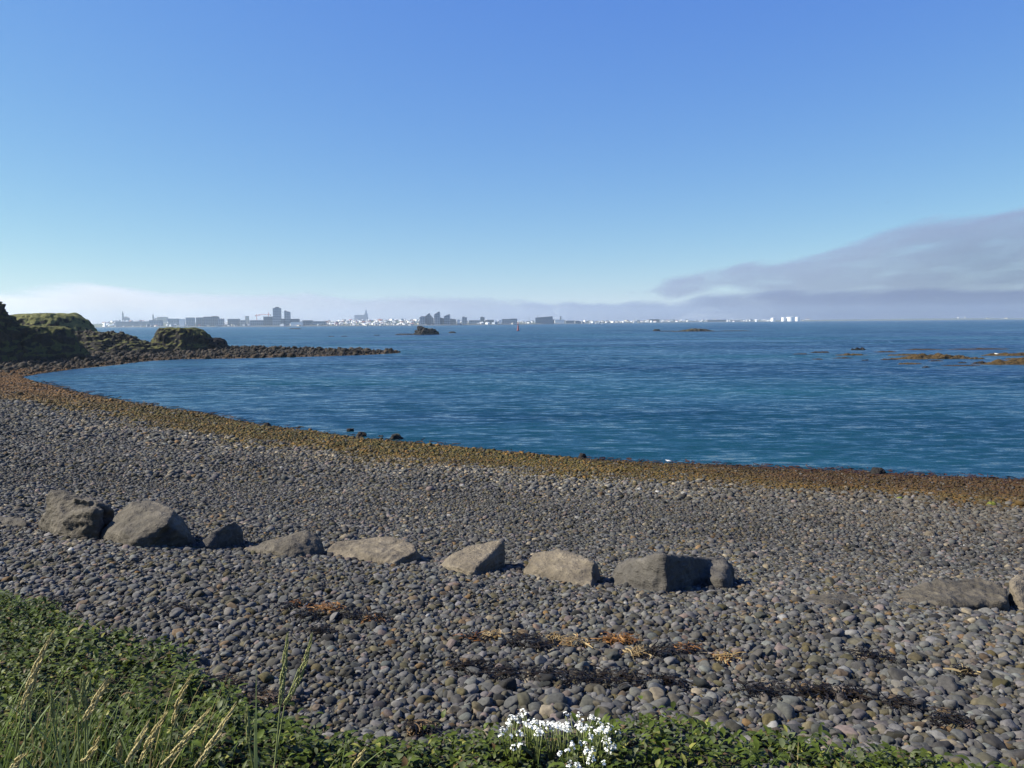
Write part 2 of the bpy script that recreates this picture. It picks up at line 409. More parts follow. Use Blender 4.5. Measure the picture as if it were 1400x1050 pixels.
keep = (s > .05) & ((gd < .08) | (r.random(len(pp)) < .05)); pp = pp[keep]; s, nz, band, top, wet, pale, gd = [q[keep] for q in (s, nz, band, top, wet, pale, gd)]
n = len(pp); big = pp[:, 3] > .5; sp = pp[:, 2]
a = np.where(big, (.68 + .95 * r.random(n) ** 2.2), np.clip(r.lognormal(-.46, .40, n), .28, 1.5)) * np.minimum(sp, .16)
a *= (1 + .45 * sstep(.3, 2.6, pp[:, 0]) * (1 - sstep(3.6, 5.5, pp[:, 1])) * (r.random(n) < .45)) * (1 + .55 * sstep(2, 9, pp[:, 0]) * sstep(3.5, 6, s) * (1 - sstep(9, 12, s)) * (r.random(n) < .35))
a *= (1 - .3 * band) * np.clip(1 + .45 * n2(pp[:, 0], pp[:, 1], .7, 51.), .7, 1.4)
scl = np.stack([a, a * r.uniform(.62, .95, n), a * r.uniform(.38, .7, n)], 1)
Rm, tx, ty, az = rot_mats(n, .38, r)
zz = hgt(pp[:, 0], pp[:, 1]) + scl[:, 2] * np.where(big, r.uniform(.45, .9, n), r.uniform(-.05, .55, n))
pos = np.stack([pp[:, 0], pp[:, 1], zz], 1)
# stone colours: blue-grey basalt with some tan, rusty and pale ones
g = np.clip(r.normal(.050, .022, n), .013, .14)[:, None]; tint = r.random(n)
g = g * (1 + .2 * (1 - sstep(5, 11, pp[:, 1])))[:, None]
col = g * np.array([1.0, .985, .94]) * (1 + r.normal(0, .025, (n, 3)))
patch = n2(pp[:, 0], pp[:, 1], .8, 6.)
tanp = .03 + .055 * sstep(0, 6, pp[:, 0]) * (pp[:, 1] < 9) + .12 * pale
tan_i = tint < tanp; col[tan_i] = (r.uniform(.09, .17, (tan_i.sum(), 1)) * np.array([1.1, .93, .66]))
k = (tint > .975); col[k] = r.uniform(.065, .12, (k.sum(), 1)) * np.array([1.12, .88, .8])
k = (tint > .962) & (tint <= .9645); col[k] = r.uniform(.15, .26, (k.sum(), 1)) * np.array([1, .98, .93])
col = col * np.clip(1 + .25 * patch + .3 * n2(pp[:, 0], pp[:, 1], .16, 44.), .6, 1.5)[:, None]
col = col * (1 + (.36 * pale)[:, None] * np.array([1.05, 1., .86]))
br = (.6 * sstep(2, 8, pp[:, 0]) * sstep(3.5, 6, s) * (1 - sstep(8, 12, s)))
col = mixa(col, (.085, .073, .05), br * r.random(n))
ob = r.random(n)
weedc = np.where((ob < .5)[:, None], np.array([.092, .075, .02]), np.where((ob < .8)[:, None], np.array([.075, .068, .022]), np.array([.17, .10, .028]))) * r.uniform(.6, 1.35, (n, 1))
weedc = mixa(weedc, (.15, .092, .018), top * (ob > .55)); weedc = mixa(weedc, (.17, .085, .03), sstep(36, 54, pp[:, 1]) * .8)
weedc = mixa(weedc, (.05, .026, .012), wet * .8 * (r.random(n) < .8))
bm_ = np.clip((band - .9 * r.random(n) + .35) * 2., 0, 1) * np.where(r.random(n) < .10, .35, 1.)
wp = n2(pp[:, 0], pp[:, 1], .7, 33.)
weedc = mixa(weedc, (.048, .026, .013), np.clip(sstep(1, 8, pp[:, 0]) * (pp[:, 1] < 40) * (.75 - .5 * top) + .3 * wp, 0, 1))
weedc = weedc * np.array([.70, .66, .60]) * np.clip(1 + .7 * wp, .45, 1.5)[:, None]
col = col * (1 - bm_[:, None]) + weedc * bm_[:, None]
# the 300 that show largest become things of their own
proj = (pos - EYE); dep = proj @ fwd; u = proj @ rgt / dep * F; v_ = -(proj @ upv) / dep * F
vis = (np.abs(u) < 690) & (np.abs(v_) < 520) & (s > .3) & (gd < -.05)
app = np.where(vis, scl[:, 0] * scl[:, 1] / dep ** 2 * (1 + 1.5 * big), 0); order = np.argsort(-app)[:300]
single = np.zeros(n, bool); single[order] = True
parts = []; rr = np.random.default_rng(13)
dcam = pp[:, 1]
for sub, sel in ((3, (dcam < 2.9)), (2, (dcam >= 2.9) & (dcam < 7)), (1, dcam >= 7)):
    k = sel & ~single
    parts.append(scatter_mesh('pebbles', pos[k], scl[k], Rm[k], col[k], sub, M_PEB, rr, amp=.5 if sub > 1 else .3, cut=3 if sub == 2 else 2 if sub == 3 else 0))
off = 0; Vs, Fs, Cs = [], [], []
for V, Fa, C in parts: Vs.append(V); Fs.append(Fa + off); Cs.append(C); off += len(V)
peb = mesh_np('pebbles', np.concatenate(Vs), np.concatenate(Fs), M_PEB, None, True, np.concatenate(Cs))
tag(peb, 'countless smaller grey rounded pebbles covering the beach slope', 'pebbles', kind='stuff')
PR, Fc = stone_protos(3, 8, rr, .5, 2)
pmesh = []
for q in PR:
    o = mesh_np('cobble', q, Fc, M_COB, None, True); pmesh.append(o.data); bpy.data.objects.remove(o)
for j, i in enumerate(order):
    o = bpy.data.objects.new('cobble', pmesh[j % 8]); COL.objects.link(o); o.location = pos[i]; o.scale = scl[i]
    o.rotation_euler = Matrix(Rm[i].tolist()).to_euler(); o.color = (*col[i], 1)
    c = col[i]
    if c[0] > .14 and c[2] > .13: lab, cat = 'pale whitish rounded cobble standing out among the grey stones near the plants', 'stone'
    elif c[2] < c[0] * .75 and c[1] > c[0] * .8: lab, cat = 'tan or ochre coloured rounded cobble lying among the nearest grey stones', 'stone'
    elif c[1] < c[0] * .82: lab, cat = 'reddish brown rounded cobble lying among the nearest grey stones', 'stone'
    elif c.mean() > .088: lab, cat = 'light grey rounded cobble, among the largest stones at the front of the beach', 'stone'
    elif c.mean() < .056: lab, cat = 'dark charcoal rounded cobble, among the largest stones at the front of the beach', 'stone'
    else: lab, cat = 'mid grey rounded cobble, among the largest stones at the front of the beach', 'stone'
    tag(o, lab, cat, 'large cobbles at the front of the beach')

# ------------------------------------------------------------------ boulders
def remesh_np(pieces, vox, smooth_it=0):
    """convex hulls of point sets, fused by voxel remesh into one skin"""
    bm = bmesh.new()
    for pts in pieces:
        b2 = bmesh.new(); vs = [b2.verts.new(q) for q in pts]; bmesh.ops.convex_hull(b2, input=vs)
        for v in [v for v in b2.verts if not v.link_faces]: b2.verts.remove(v)
        me = bpy.data.meshes.new('t'); b2.to_mesh(me); bm.from_mesh(me); b2.free(); bpy.data.meshes.remove(me)
    me = bpy.data.meshes.new('t'); bm.to_mesh(me); bm.free()
    o = bpy.data.objects.new('t', me); COL.objects.link(o)
    md = o.modifiers.new('r', 'REMESH'); md.mode = 'VOXEL'; md.voxel_size = vox; md.use_smooth_shade = True
    if smooth_it:
        ms = o.modifiers.new('s', 'SMOOTH'); ms.factor = .5; ms.iterations = smooth_it
    dg = bpy.context.evaluated_depsgraph_get(); ev = o.evaluated_get(dg); m2 = bpy.data.meshes.new_from_object(ev)
    bpy.data.objects.remove(o); return m2
def displace(me, amp, freq, seed, fine=.5, ridge=.6):
    nv = len(me.vertices); co = np.zeros(nv * 3); me.vertices.foreach_get('co', co); co = co.reshape(-1, 3)
    no = np.array([v.normal[:] for v in me.vertices])
    q = co * freq + seed
    d = fbm(q, 4) + ridge * (fbm(q * 1.4 + 31, 3, .5, True) - .45) + fine * fbm(q * 6 + 11, 3)
    co = co + no * (amp * d)[:, None]; me.vertices.foreach_set('co', co.astype(np.float32).ravel()); me.update()
def boulder(label, pts, material, dbase, amp=.02, freq=3., vox=.018, sm=1, name='boulder', cat='boulder'):
    """pts: pieces, each a list of (px, py, depth offset) giving real corner points round the base distance"""
    base = ground(*dbase); d0 = base[1]
    pieces = [[tuple(P(px, py, d0 + dd) - base) for px, py, dd in pc] for pc in pts]
    for pc_, src in zip(pieces, pts):
        m_ = max(q_[1] for q_ in src)
        pc_ += [(v_[0], v_[1], v_[2] - .16) for v_, q_ in zip(list(pc_), src) if q_[1] > m_ - 16]
    me = remesh_np(pieces, vox, sm); displace(me, amp * 1.3, freq, (base[0] * 7 + 3, base[1] * 3, 5.))
    me.name = name; me.materials.append(material)
    for p in me.polygons: p.use_smooth = True
    o = bpy.data.objects.new(name, me); COL.objects.link(o); o.location = base + np.array([0, 0, .03])
    tag(o, label, cat, 'boulders in a row on the beach'); return o
boulder('small flat grey boulder half buried at the left end of the row',
    [[(-25, 722, .1), (38, 722, .05), (36, 714, .2), (10, 709, .5), (-20, 710, .6), (-25, 728, .5), (30, 726, .6), (20, 730, .2)]], M_B_GREY, (8, 721))
boulder('rugged brown boulder with deep hollows and a pointed crest, left of the smooth slab boulder',
    [[(57, 726, .5), (60, 712, .5), (70, 678, .55), (82, 674, .7), (100, 682, .5), (120, 695, .45), (100, 735, -.05), (90, 738, 0), (75, 734, .1), (62, 733, .6), (110, 738, 1.)],
     [(88, 716, .0), (100, 706, .0), (128, 704, -.05), (142, 702, .1), (136, 736, .0), (100, 740, -.05), (92, 738, .02), (120, 690, .8), (100, 690, .8)],
     [(100, 684, .35), (118, 688, .35), (148, 697, .4), (156, 704, .5), (152, 716, .45), (140, 738, .5), (100, 738, .5), (92, 700, .4), (130, 692, .9), (104, 686, .9)]], M_B_GREY, (95, 737), .035, 3.5)
boulder('large smooth brown boulder with a sloping slab face, second tall one from the left',
    [[(136, 735, .35), (150, 722, .35), (182, 690, .6), (200, 688, .7), (222, 694, .7), (238, 704, .4), (232, 720, .05), (190, 742, -.1), (178, 744, -.1), (170, 733, 0), (140, 738, .6), (190, 745, 1.1), (240, 740, 1.)],
     [(226, 700, .5), (240, 708, .45), (252, 715, .5), (271, 748, .35), (266, 754, .3), (215, 752, .0), (205, 748, .0), (230, 722, .12), (240, 728, .1), (210, 752, .8), (265, 754, .9)]], M_B_GREY, (205, 750), .022, 2.6)
boulder('small dark pyramid shaped boulder, blackest face towards the camera',
    [[(271, 752, .0), (288, 732, .12), (312, 718, .3), (322, 717, .4), (332, 732, .5), (337, 755, .5), (320, 757, .3), (285, 752, -.02), (282, 750, .7), (330, 754, .8), (318, 722, .55)]], M_B_DARK, (305, 754), .02, 4.)
boulder('grey boulder tapering to a thin point at its left end',
    [[(335, 757, .3), (350, 750, .35), (375, 748, .3), (398, 734, .35), (412, 730, .45), (426, 733, .5), (432, 748, .35), (404, 766, .0), (398, 764, 0), (372, 758, .1), (345, 762, .6), (420, 768, .9)],
     [(420, 732, .45), (432, 735, .5), (442, 748, .4), (443, 767, .3), (425, 769, .1), (404, 766, .1), (415, 742, .3), (430, 768, .8)]], M_B_GREY, (395, 764), .025, 3.6)
boulder('long low tan slab boulder with a flat top, in the middle of the row',
    [[(443, 767, .45), (452, 752, .45), (462, 744, .6), (505, 744, .6), (530, 738, .6), (552, 742, .5), (568, 748, .35), (570, 758, .15), (540, 773, -.08), (500, 771, .1), (450, 768, .3), (450, 770, .9), (560, 770, .9)],
     [(555, 752, .35), (570, 758, .35), (583, 770, .35), (578, 777, .3), (545, 776, .15), (550, 764, .1), (570, 776, .8)]], M_B_TAN, (510, 771), .022, 3.)
boulder('wedge boulder with a bright left slope and a black right face',
    [[(600, 780, .3), (615, 764, .35), (640, 752, .45), (670, 745, .55), (688, 745, .5), (648, 786, -.05), (640, 786, -.05), (612, 778, .15), (620, 790, .8), (660, 790, 1.0), (690, 770, .6), (690, 790, .45), (655, 792, .0)]], M_B_TAN, (648, 788), .018, 3.)
boulder('pale tan boulder with a broad cracked front face, left of the big two toned boulder',
    [[(708, 798, .45), (722, 772, .5), (731, 757, .62), (760, 756, .58), (790, 764, .42), (812, 773, .22), (808, 810, -.12), (770, 802, .06), (730, 798, .3), (740, 800, .9), (815, 806, .7), (819, 776, .38), (819, 808, .2)]], M_B_TAN, (765, 800), .02, 3.4)
boulder('biggest boulder, blocky and two toned with a grey left face and black right end',
    [[(835, 805, .4), (838, 785, .45), (845, 774, .5), (858, 770, .5), (880, 769, .35), (905, 763, .1), (912, 764, .1), (912, 812, -.02), (890, 811, .04), (850, 809, .25), (845, 808, 1.), (910, 808, 1.)],
     [(906, 763, .12), (935, 769, .55), (975, 771, .75), (992, 768, .75), (1001, 776, .75), (1010, 805, .8), (1004, 812, .7), (960, 810, .5), (912, 812, .02), (915, 808, 1.), (1000, 808, 1.)],
     [(966, 780, .5), (985, 768, .6), (995, 769, .62), (999, 782, .5), (997, 817, .3), (990, 817, .22), (968, 806, .28), (970, 798, .3), (988, 797, .22), (998, 798, .28), (1004, 814, .45), (975, 808, .5)]], M_B_DARK, (890, 811), .02, 3.4)
boulder('flat sliver of brown rock nearly buried in pebbles on the right',
    [[(1092, 828, .25), (1110, 820, .3), (1135, 816, .4), (1160, 818, .4), (1190, 826, .3), (1180, 832, .1), (1140, 832, .0), (1110, 832, .05), (1110, 836, .6), (1180, 836, .6)]], M_B_GREY, (1140, 831), .02, 4.)
boulder('long low brown boulder with an overhanging right end, towards the right edge',
    [[(1212, 826, .3), (1232, 822, .3), (1255, 812, .35), (1280, 800, .5), (1310, 798, .6), (1350, 800, .55), (1372, 807, .4), (1378, 820, .2), (1376, 828, .1), (1320, 834, .0), (1290, 834, .0), (1240, 834, .05), (1240, 838, .8), (1370, 832, .9)]], M_B_GREY, (1300, 834), .03, 3.2)
boulder('upright brown boulder cut off by the right edge of the photo',
    [[(1377, 826, .2), (1379, 800, .25), (1390, 791, .35), (1412, 790, .4), (1440, 806, .4), (1445, 838, .3), (1420, 842, .0), (1395, 838, .0), (1390, 840, .8), (1440, 842, .8)]], M_B_TAN, (1400, 836), .025, 3.)

# ------------------------------------------------------------------ hills, cliffs, skerries
def mound(name, cx, cy_, rx, ry, h, z0, seed, material, plateau=.55, rough=.12, nr=46, na=150, jag=1., squeeze=None, rock_f=1., broken=0.):
    rr_ = np.linspace(0, 1, nr) ** .8; aa = np.linspace(0, 2 * np.pi, na, endpoint=False)
    ca, sa = np.cos(aa), np.sin(aa)
    edge = 1 + .16 * n2(ca * 2 + seed, sa * 2, 1., seed, 3)
    Xl = rr_[:, None] * (rx * ca * edge)[None]; Yl = rr_[:, None] * (ry * sa * edge)[None]
    prof = 1 - sstep(plateau, 1., rr_ + 0 * rr_)[:, None] + 0 * Xl
    Zl = h * prof * (1 + .14 * n2(Xl, Yl, 2.2 / max(rx, ry), seed + 2, 3))
    if broken: Zl = Zl * .8 + h * broken * (n2(Xl, Yl * 1.6, 1.1 / ry, seed + 5, 4) * 1.3 - .02) * (1 - .5 * rr_[:, None])
    if squeeze is not None: Zl = Zl * squeeze(Xl / rx)
    V = np.stack([Xl, Yl, Zl], -1).reshape(-1, 3)
    steep = (sstep(plateau * .75, plateau + .12, rr_) * (1 - .25 * sstep(.9, 1, rr_)))[:, None] + 0 * Xl
    steep = steep.reshape(-1); q = V * rock_f + seed * 3.7
    d = (fbm(q * .55, 4, .55, True) - .3) + .7 * fbm(q * 1.7 + 5, 3)
    rad_ = V[:, :2] / (np.linalg.norm(V[:, :2], axis=1)[:, None] + 1e-6)
    am = rough * h * jag
    V[:, :2] += rad_ * (am * d * steep)[:, None]; V[:, 2] += am * .45 * (d * steep + .25 * fbm(q * 2.5, 3))
    V[:, 2] -= .25 * (rr_ > .985)[:, None].repeat(na, 1).reshape(-1) * 2
    i = np.arange(nr - 1)[:, None] * na; j = np.arange(na)[None]; jn = (j + 1) % na
    Fc = np.stack([i + j, i + jn, i + na + jn, i + na + j], -1).reshape(-1, 4)[:, ::-1]
    o = mesh_np(name, V, Fc, material, None, False); o.location = (cx, cy_, z0); return o
def at_px(px, d): return P(px, 480, d)[0]
tag(mound('cliff', at_px(-52, 85), 85, 7.0, 6.5, 6.2, 1.0, 1.3, M_CLIFF, .42, .13, 60, 220), 'tall dark grass capped cliff at the left edge above the beach', 'cliff', kind='structure')
tag(mound('cliff', at_px(52, 90), 90, 4.9, 5, 3.0, 1.1, 4.1, M_CLIFF, .5, .16, 50, 200), 'lower dark rocky bluff with a grass top beside the tall cliff', 'cliff', kind='structure')
tag(mound('grassy_hill', at_px(50, 132), 132, 12.6, 9, 5.1, .9, 7.7, M_GRASSHILL, .45, .09, 50, 240), 'green grassy hill with dark rock faces behind the left cliffs', 'hill', kind='structure')
tag(mound('rubble_mound', at_px(120, 108), 108, 10.5, 6, 2.3, 1.0, 9.2, M_RUBBLE, .35, .3, 60, 260, squeeze=lambda t: 1 - .35 * np.clip(t, 0, 1)), 'mound of black lava rubble between the grassy hill and the outcrop', 'rubble mound', kind='structure')
tag(mound('rock_outcrop', at_px(250, 113), 113, 4.6, 4, 2.75, .95, 2.6, M_CLIFF, .62, .2, 60, 240, squeeze=lambda t: 1 - .28 * sstep(.35, .8, t)), 'rounded dark lava outcrop with a yellow green grassy top on the point', 'outcrop', kind='structure')
tag(mound('rock_outcrop', at_px(293, 114), 114, 2.3, 2.6, 1.5, .85, 5.6, M_BARE, .3, .3, 40, 160), 'small bare lava knob at the right foot of the grassy outcrop', 'outcrop', kind='structure')
b = MB(); q = P(62, 429.3, 131); b.box(-.65, .65, -.4, .4, 0, .34); b.box(-.75, .75, -.5, .5, .34, .42)
o = b.build('concrete_hut', plain('weathered_concrete', (.33, .32, .30)), None); o.location = (q[0], q[1], q[2] - .25)
tag(o, 'tiny flat roofed concrete hut on the crest of the grassy hill', 'hut')

def rock_in_sea(label, px0, px1, ybase, hpx, material, seed, depth=.5, name='skerry', cat='skerry', plateau=.35, rough=.3, group='rocks in the bay', res=1., broken=0., squeeze=None):
    d = wl((px0 + px1) / 2, ybase)[1]; k = d / F
    rx = (px1 - px0) / 2 * k; q = wl((px0 + px1) / 2, ybase); ry = max(rx * depth, .15)
    o = mound(name, q[0], q[1] + ry, rx, ry, hpx * k, -.06 * min(1, hpx * k * 4), seed, material, plateau, rough, int(34 * res), int(110 * res), rock_f=1.6 / max(.6, hpx * k), broken=broken, squeeze=squeeze)
    tag(o, label, cat, group); return o
M_WEEDROCK = m_cliff('weed_covered_rock', .45, (.062, .042, .018))
M_WEEDDARK = m_cliff('dark_weed_rock', .75, (.04, .024, .011))
rock_in_sea('dark humped skerry standing highest out of the water in mid bay', 564, 599, 457.6, 11.5, M_SKERRY, 1.7, .5, plateau=.5, rough=.45, res=1.6, squeeze=lambda t: np.interp(t, [-1, -.75, -.5, -.25, 0, .25, .5, .75, 1], [.5, .75, 1, 1, .8, .7, .66, .5, .4]))
rock_in_sea('low rock apron trailing left from the highest mid bay skerry', 536, 570, 457.9, 1.8, M_BARE, 2.9, .3)
rock_in_sea('tiny dark rock just right of the highest mid bay skerry', 612, 624, 455.3, 2.2, M_BARE, 3.3, .5)
rock_in_sea('long low olive topped skerry far out right of centre', 918, 988, 453.2, 4.4, M_SKERRY, 4.4, .3, broken=.35, res=1.4, squeeze=lambda t: np.interp(t, [-1, -.4, -.1, .2, .5, 1], [.4, .6, 1, .95, .6, .5]))
rock_in_sea('small dark rock at the left tip of the long low skerry', 892, 905, 452.6, 2.6, M_BARE, 5.4, .5)
rock_in_sea('thin reef running right from the long low skerry', 975, 1036, 452.6, .9, M_BARE, 6.4, .2)
rock_in_sea('thin reef linking the small dark rock to the long low skerry', 898, 930, 453.0, 1.0, M_BARE, 6.9, .2)
rock_in_sea('thin dark reef below the tall twin towers', 391, 414, 449.8, 1.1, M_BARE, 7.4, .3)
rock_in_sea('faint reef breaking the surface left of mid bay', 447, 458, 460.3, .9, M_BARE, 8.4, .3)
rock_in_sea('faint reef breaking the surface, right one of a close pair', 464, 476, 460.0, 1.0, M_BARE, 9.4, .3)
rock_in_sea('faint flat reef left of the mid bay skerry apron', 509, 521, 458.6, 1.0, M_BARE, 9.9, .3)
reef = [(1165, 1186, 478.5, 3, M_WEEDDARK, 'dark brown reef top at the back of the right hand reef'), (1110, 1136, 482.3, 2, M_WEEDDARK, 'leftmost thin brown reef patch on the right'),
        (1147, 1188, 486, 2.4, M_WEEDROCK, 'brown reef patch below the back reef top'), (1196, 1232, 481.6, 1.6, M_WEEDDARK, 'thin dark streak of reef above the long orange reef'),
        (1232, 1336, 491, 6.2, M_WEEDROCK, 'long orange brown weed covered reef on the right'), (1353, 1440, 486.5, 4.5, M_WEEDROCK, 'orange brown reef behind at the right edge under the gull'),
        (1350, 1450, 498.5, 6.5, M_WEEDROCK, 'broad front reef of weed at the right edge'), (1333, 1353, 497, 3, M_WEEDDARK, 'dark knob of reef between the two larger weed reefs'),
        (1270, 1292, 494, 1.6, M_WEEDDARK, 'thin dark streak just below the long orange reef'), (1230, 1264, 498.2, 2, M_WEEDROCK, 'low brown streak in front of the long orange reef'),
        (1261, 1273, 502.6, 1.6, M_WEEDDARK, 'small dark spot of reef nearest the camera on the right'), (1206, 1230, 492, 1.5, M_WEEDDARK, 'thin dark reef left of the long orange reef'),
        (1178, 1190, 493, 1.2, M_WEEDDARK, 'small dark reef speck below the brown reef patch'), (1300, 1390, 478, 1.2, M_WEEDDARK, 'faint distant reef line at the back right'),
        (1110, 1128, 491.5, 1.2, M_WEEDDARK, 'tiny reef speck furthest left and low'), (1310, 1323, 496.5, 1.4, M_WEEDDARK, 'small dark reef crumb before the right edge reefs'),
        (1085, 1108, 484.5, 1.1, M_WEEDDARK, 'faint reef streak furthest left of all on the right hand reef'), (1215, 1262, 486.3, 1.8, M_WEEDROCK, 'brown tail trailing left from the long orange reef'), (1325, 1352, 491, 2.2, M_WEEDROCK, 'brown tail trailing right from the long orange reef'),
        (1240, 1296, 478.6, 1.2, M_WEEDDARK, 'dark reef thread far behind the long orange reef'), (1296, 1345, 500.5, 1.3, M_WEEDDARK, 'dark reef thread in front of the broad front reef'), (1140, 1170, 490, 1.2, M_WEEDDARK, 'thin reef thread below the brown reef patch on the left'), (1370, 1440, 491.5, 2.2, M_WEEDROCK, 'brown reef strip between the two right edge reefs')]
for i, (a0, a1, yb, hp, m_, lab) in enumerate(reef):
    e_ = (a1 - a0) * .12
    rock_in_sea(lab, a0 - e_, a1 + e_, yb, hp * (1. if hp > 3 else 1.25), m_, 11.3 + i * 1.37, .32 if a1 - a0 < 60 else .25, 'reef_rock', 'reef', .3, .35, 'weed covered reef on the right', 1.4, .9)
shore_rocks = [(470, 487, 593, 8, 'rounded weed covered rock at the waterline, left of a pair'), (483, 503, 598, 9, 'dark domed rock at the waterline right of a weed covered rock'),
    (513, 528, 600, 6, 'low dark rock at the waterline between two others'), (529, 553, 602.5, 10, 'rugged brown rock, widest of the waterline rocks left of centre'),
    (358, 371, 583.5, 6.5, 'small brown rock at the waterline far left of centre'), (789, 805, 627.5, 9, 'single dark tuft like rock on the waterline in the middle'),
    (1187, 1216, 648.5, 10, 'dark weed draped rock on the waterline at right'), (1273, 1291, 641, 6.5, 'small weed rock standing in the water at far right'),
    (1340, 1356, 646.5, 4, 'low weed rock in shallow water near the right edge'), (453, 463, 606.5, 5, 'small black stone on the weed strip below the waterline rocks'),
    (73, 84, 540, 4, 'dark rock by the waterline at the left end of the bay'), (114, 122, 543, 3, 'tiny dark rock in the shallows at the left end of the bay'),
    (191, 203, 553, 3, 'flat dark rock in the left shallows'), (230, 247, 556.5, 3, 'longer flat dark rock in the left shallows'),
    (315, 322, 560, 4, 'small upright dark stone alone in the water at left'), (616, 624, 602, 3, 'tiny stone just off the waterline left of centre'), (647, 655, 609, 3, 'second tiny stone just off the waterline left of centre'),
    (1128, 1136, 641, 3, 'little weed stone in the shallows right of centre'), (44, 54, 517, 3, 'small dark stone in the water at the very end of the bay')]
for i, (a0, a1, yb, hp, lab) in enumerate(shore_rocks):
    q = ground((a0 + a1) / 2, yb); k = q[1] / F; rx = (a1 - a0) / 2 * k
    o = mound('shore_rock', q[0], q[1] + rx * .3, rx, rx * .7, hp * k, q[2] - .04, 40.3 + i * 1.13, M_WEEDDARK if i % 3 else M_SKERRY, .3, .25, 26, 70, rock_f=4.)
    tag(o, lab, 'rock', 'rocks along the waterline')
# dark stones out on the shingle
for i, (px, py, wpx, lab) in enumerate([(27, 541, 15, 'brown weed lump on the beach near the left edge'), (1030, 702, 16, 'rounded tan stone larger than its neighbours on the middle beach'), (1322, 728, 20, 'brown stone on the stony patch at right'),
        (1272, 733, 24, 'larger olive brown stone on the stony patch at right'), (1190, 733, 20, 'tan stone left on the stony patch at right'), (1355, 692, 20, 'mossy green stone near the right edge'), (270, 677, 18, 'flat pale stone on the far grey shingle'),
        (630, 643, 13, 'pale flat stone on the far shingle in the middle'), (1230, 684, 16, 'yellow green mossy stone at the weed edge on the right')]):
    q = ground(px, py); rx = wpx / 2 * q[1] / F
    mm = {0: M_WEEDROCK, 5: None, 8: None}.get(i, M_B_TAN) or m_cliff('mossy_stone', .3, (.14, .15, .03))
    o = mound('beach_stone', q[0], q[1], rx, rx * .7, rx * .75, q[2] - .02, 70.1 + i * 1.9, mm, .3, .12, 24, 60, rock_f=5.); tag(o, lab, 'stone', 'larger stones on the shingle')

# loose lava stones over the point and rubble
r = np.random.default_rng(21)
def surf_pts(n, x0, x1, y0, y1): return r.uniform(x0, x1, n), r.uniform(y0, y1, n)
px_, py_ = surf_pts(30000, -75, -10, 66, 126)
ss = sdist(px_, py_); k = (ss > .1) & (np.abs(px_) < py_ * .68); px_, py_, ss = px_[k], py_[k], ss[k]
front = (ss < 2.2) & (py_ < 105); kk = sstep(64, 80, py_ + 2 * n2(px_, py_, .2)) > r.random(len(px_)); px_, py_, ss, front = px_[kk], py_[kk], ss[kk], front[kk]
n = len(px_); a = np.clip(r.lognormal(-2.15, .6, n), .05, .5); 
zb = hgt(px_, py_)
mx, my = at_px(120, 108), 108; e = np.hypot((px_ - mx) / 10, (py_ - my) / 5.6); zb = np.where(e < .9, np.maximum(zb, 1.0 + 2.2 * (1 - sstep(.3, 1., e))), zb)
sc = np.stack([a, a * r.uniform(.6, 1, n), a * r.uniform(.5, .95, n)], 1)
Rm, *_ = rot_mats(n, .5, r)
cl = np.clip(r.normal(.021, .011, n), .006, .065)[:, None] * np.array([1.25, 1., .74]); cl[front] = cl[front] * .5 + np.array([.022, .013, .006]) * r.uniform(.5, 1.3, (front.sum(), 1))
V, Fa, C = scatter_mesh('lava_stones', np.stack([px_, py_, zb + a * .25], 1), sc, Rm, cl, 1, M_LAVA, r, amp=.6, protos=10)
o = mesh_np('lava_stones', V, Fa, M_LAVA, None, False, C); tag(o, 'loose black lava stones strewn over the rocky point', 'stones', kind='stuff')

# ------------------------------------------------------------------ seaweed
def ribbons(pts, ln, wd, cols, r, lift=.5, seg=4, curl=1.6):
    """many curling fronds as strips"""
    n = len(pts); h = r.uniform(0, 2 * np.pi, n); pit = r.uniform(-.15, lift, n); bend = r.normal(0, curl, n); tw = r.uniform(-.8, .8, n)
    V = np.zeros((n, seg + 1, 2, 3)); p = pts.copy(); st = ln / seg
    for j in range(seg + 1):
        d = np.stack([np.cos(h) * np.cos(pit), np.sin(h) * np.cos(pit), np.sin(pit)], 1)
        sd = np.stack([-np.sin(h), np.cos(h), tw], 1); wj = wd * (1 - .75 * abs(j / seg - .35))
        V[:, j, 0] = p - sd * wj[:, None]; V[:, j, 1] = p + sd * wj[:, None]
        p = p + d * st[:, None]; h = h + bend / seg; pit = pit - (lift * 1.4) / seg * r.uniform(.3, 1.6, n)
    base = (np.arange(n) * (seg + 1) * 2)[:, None, None]
    jj = np.arange(seg)[None, :, None] * 2; Fc = (base + jj + np.array([0, 1, 3, 2])[None, None]).reshape(-1, 4)
    return V.reshape(-1, 3), Fc, np.repeat(cols, (seg + 1) * 2, 0)
r = np.random.default_rng(31)
n = 130000; x = r.uniform(-36, 22, n); y = r.uniform(15, 60, n)
s, nz, band, top, wet, pale = beach_mask(x, y)
k = (band * (.35 + .65 * wet) > r.random(n)) & (s > -.35) & (np.abs(x) < y * .72) & ((r.random(n) < .35) | (x > 2)); x, y, s, top, wet = x[k], y[k], s[k], top[k], wet[k]; n = len(x)
c = np.where((r.random(n) < .6)[:, None], np.array([.085, .05, .014]), np.array([.05, .042, .014])) * r.uniform(.5, 1.5, (n, 1))
c = mixa(c, (.17, .09, .018), top); c = mixa(c, (.045, .02, .012), wet * (r.random(n) < .75)); rightred = sstep(3, 9, x) * (1 - top); c = mixa(c, (.075, .03, .014), rightred * .6 * (r.random(n) < .7))
V, Fc, C = ribbons(np.stack([x, y, np.maximum(hgt(x, y), 0) + .03], 1), r.uniform(.12, .34, n) * (y / 22), r.uniform(.008, .02, n) * (y / 22), c * .62, r, .26)
o = mesh_np('seaweed', V, Fc, M_WEED, None, False, C); tag(o, 'brown and orange seaweed strewn along the waterline strip', 'seaweed', kind='stuff')

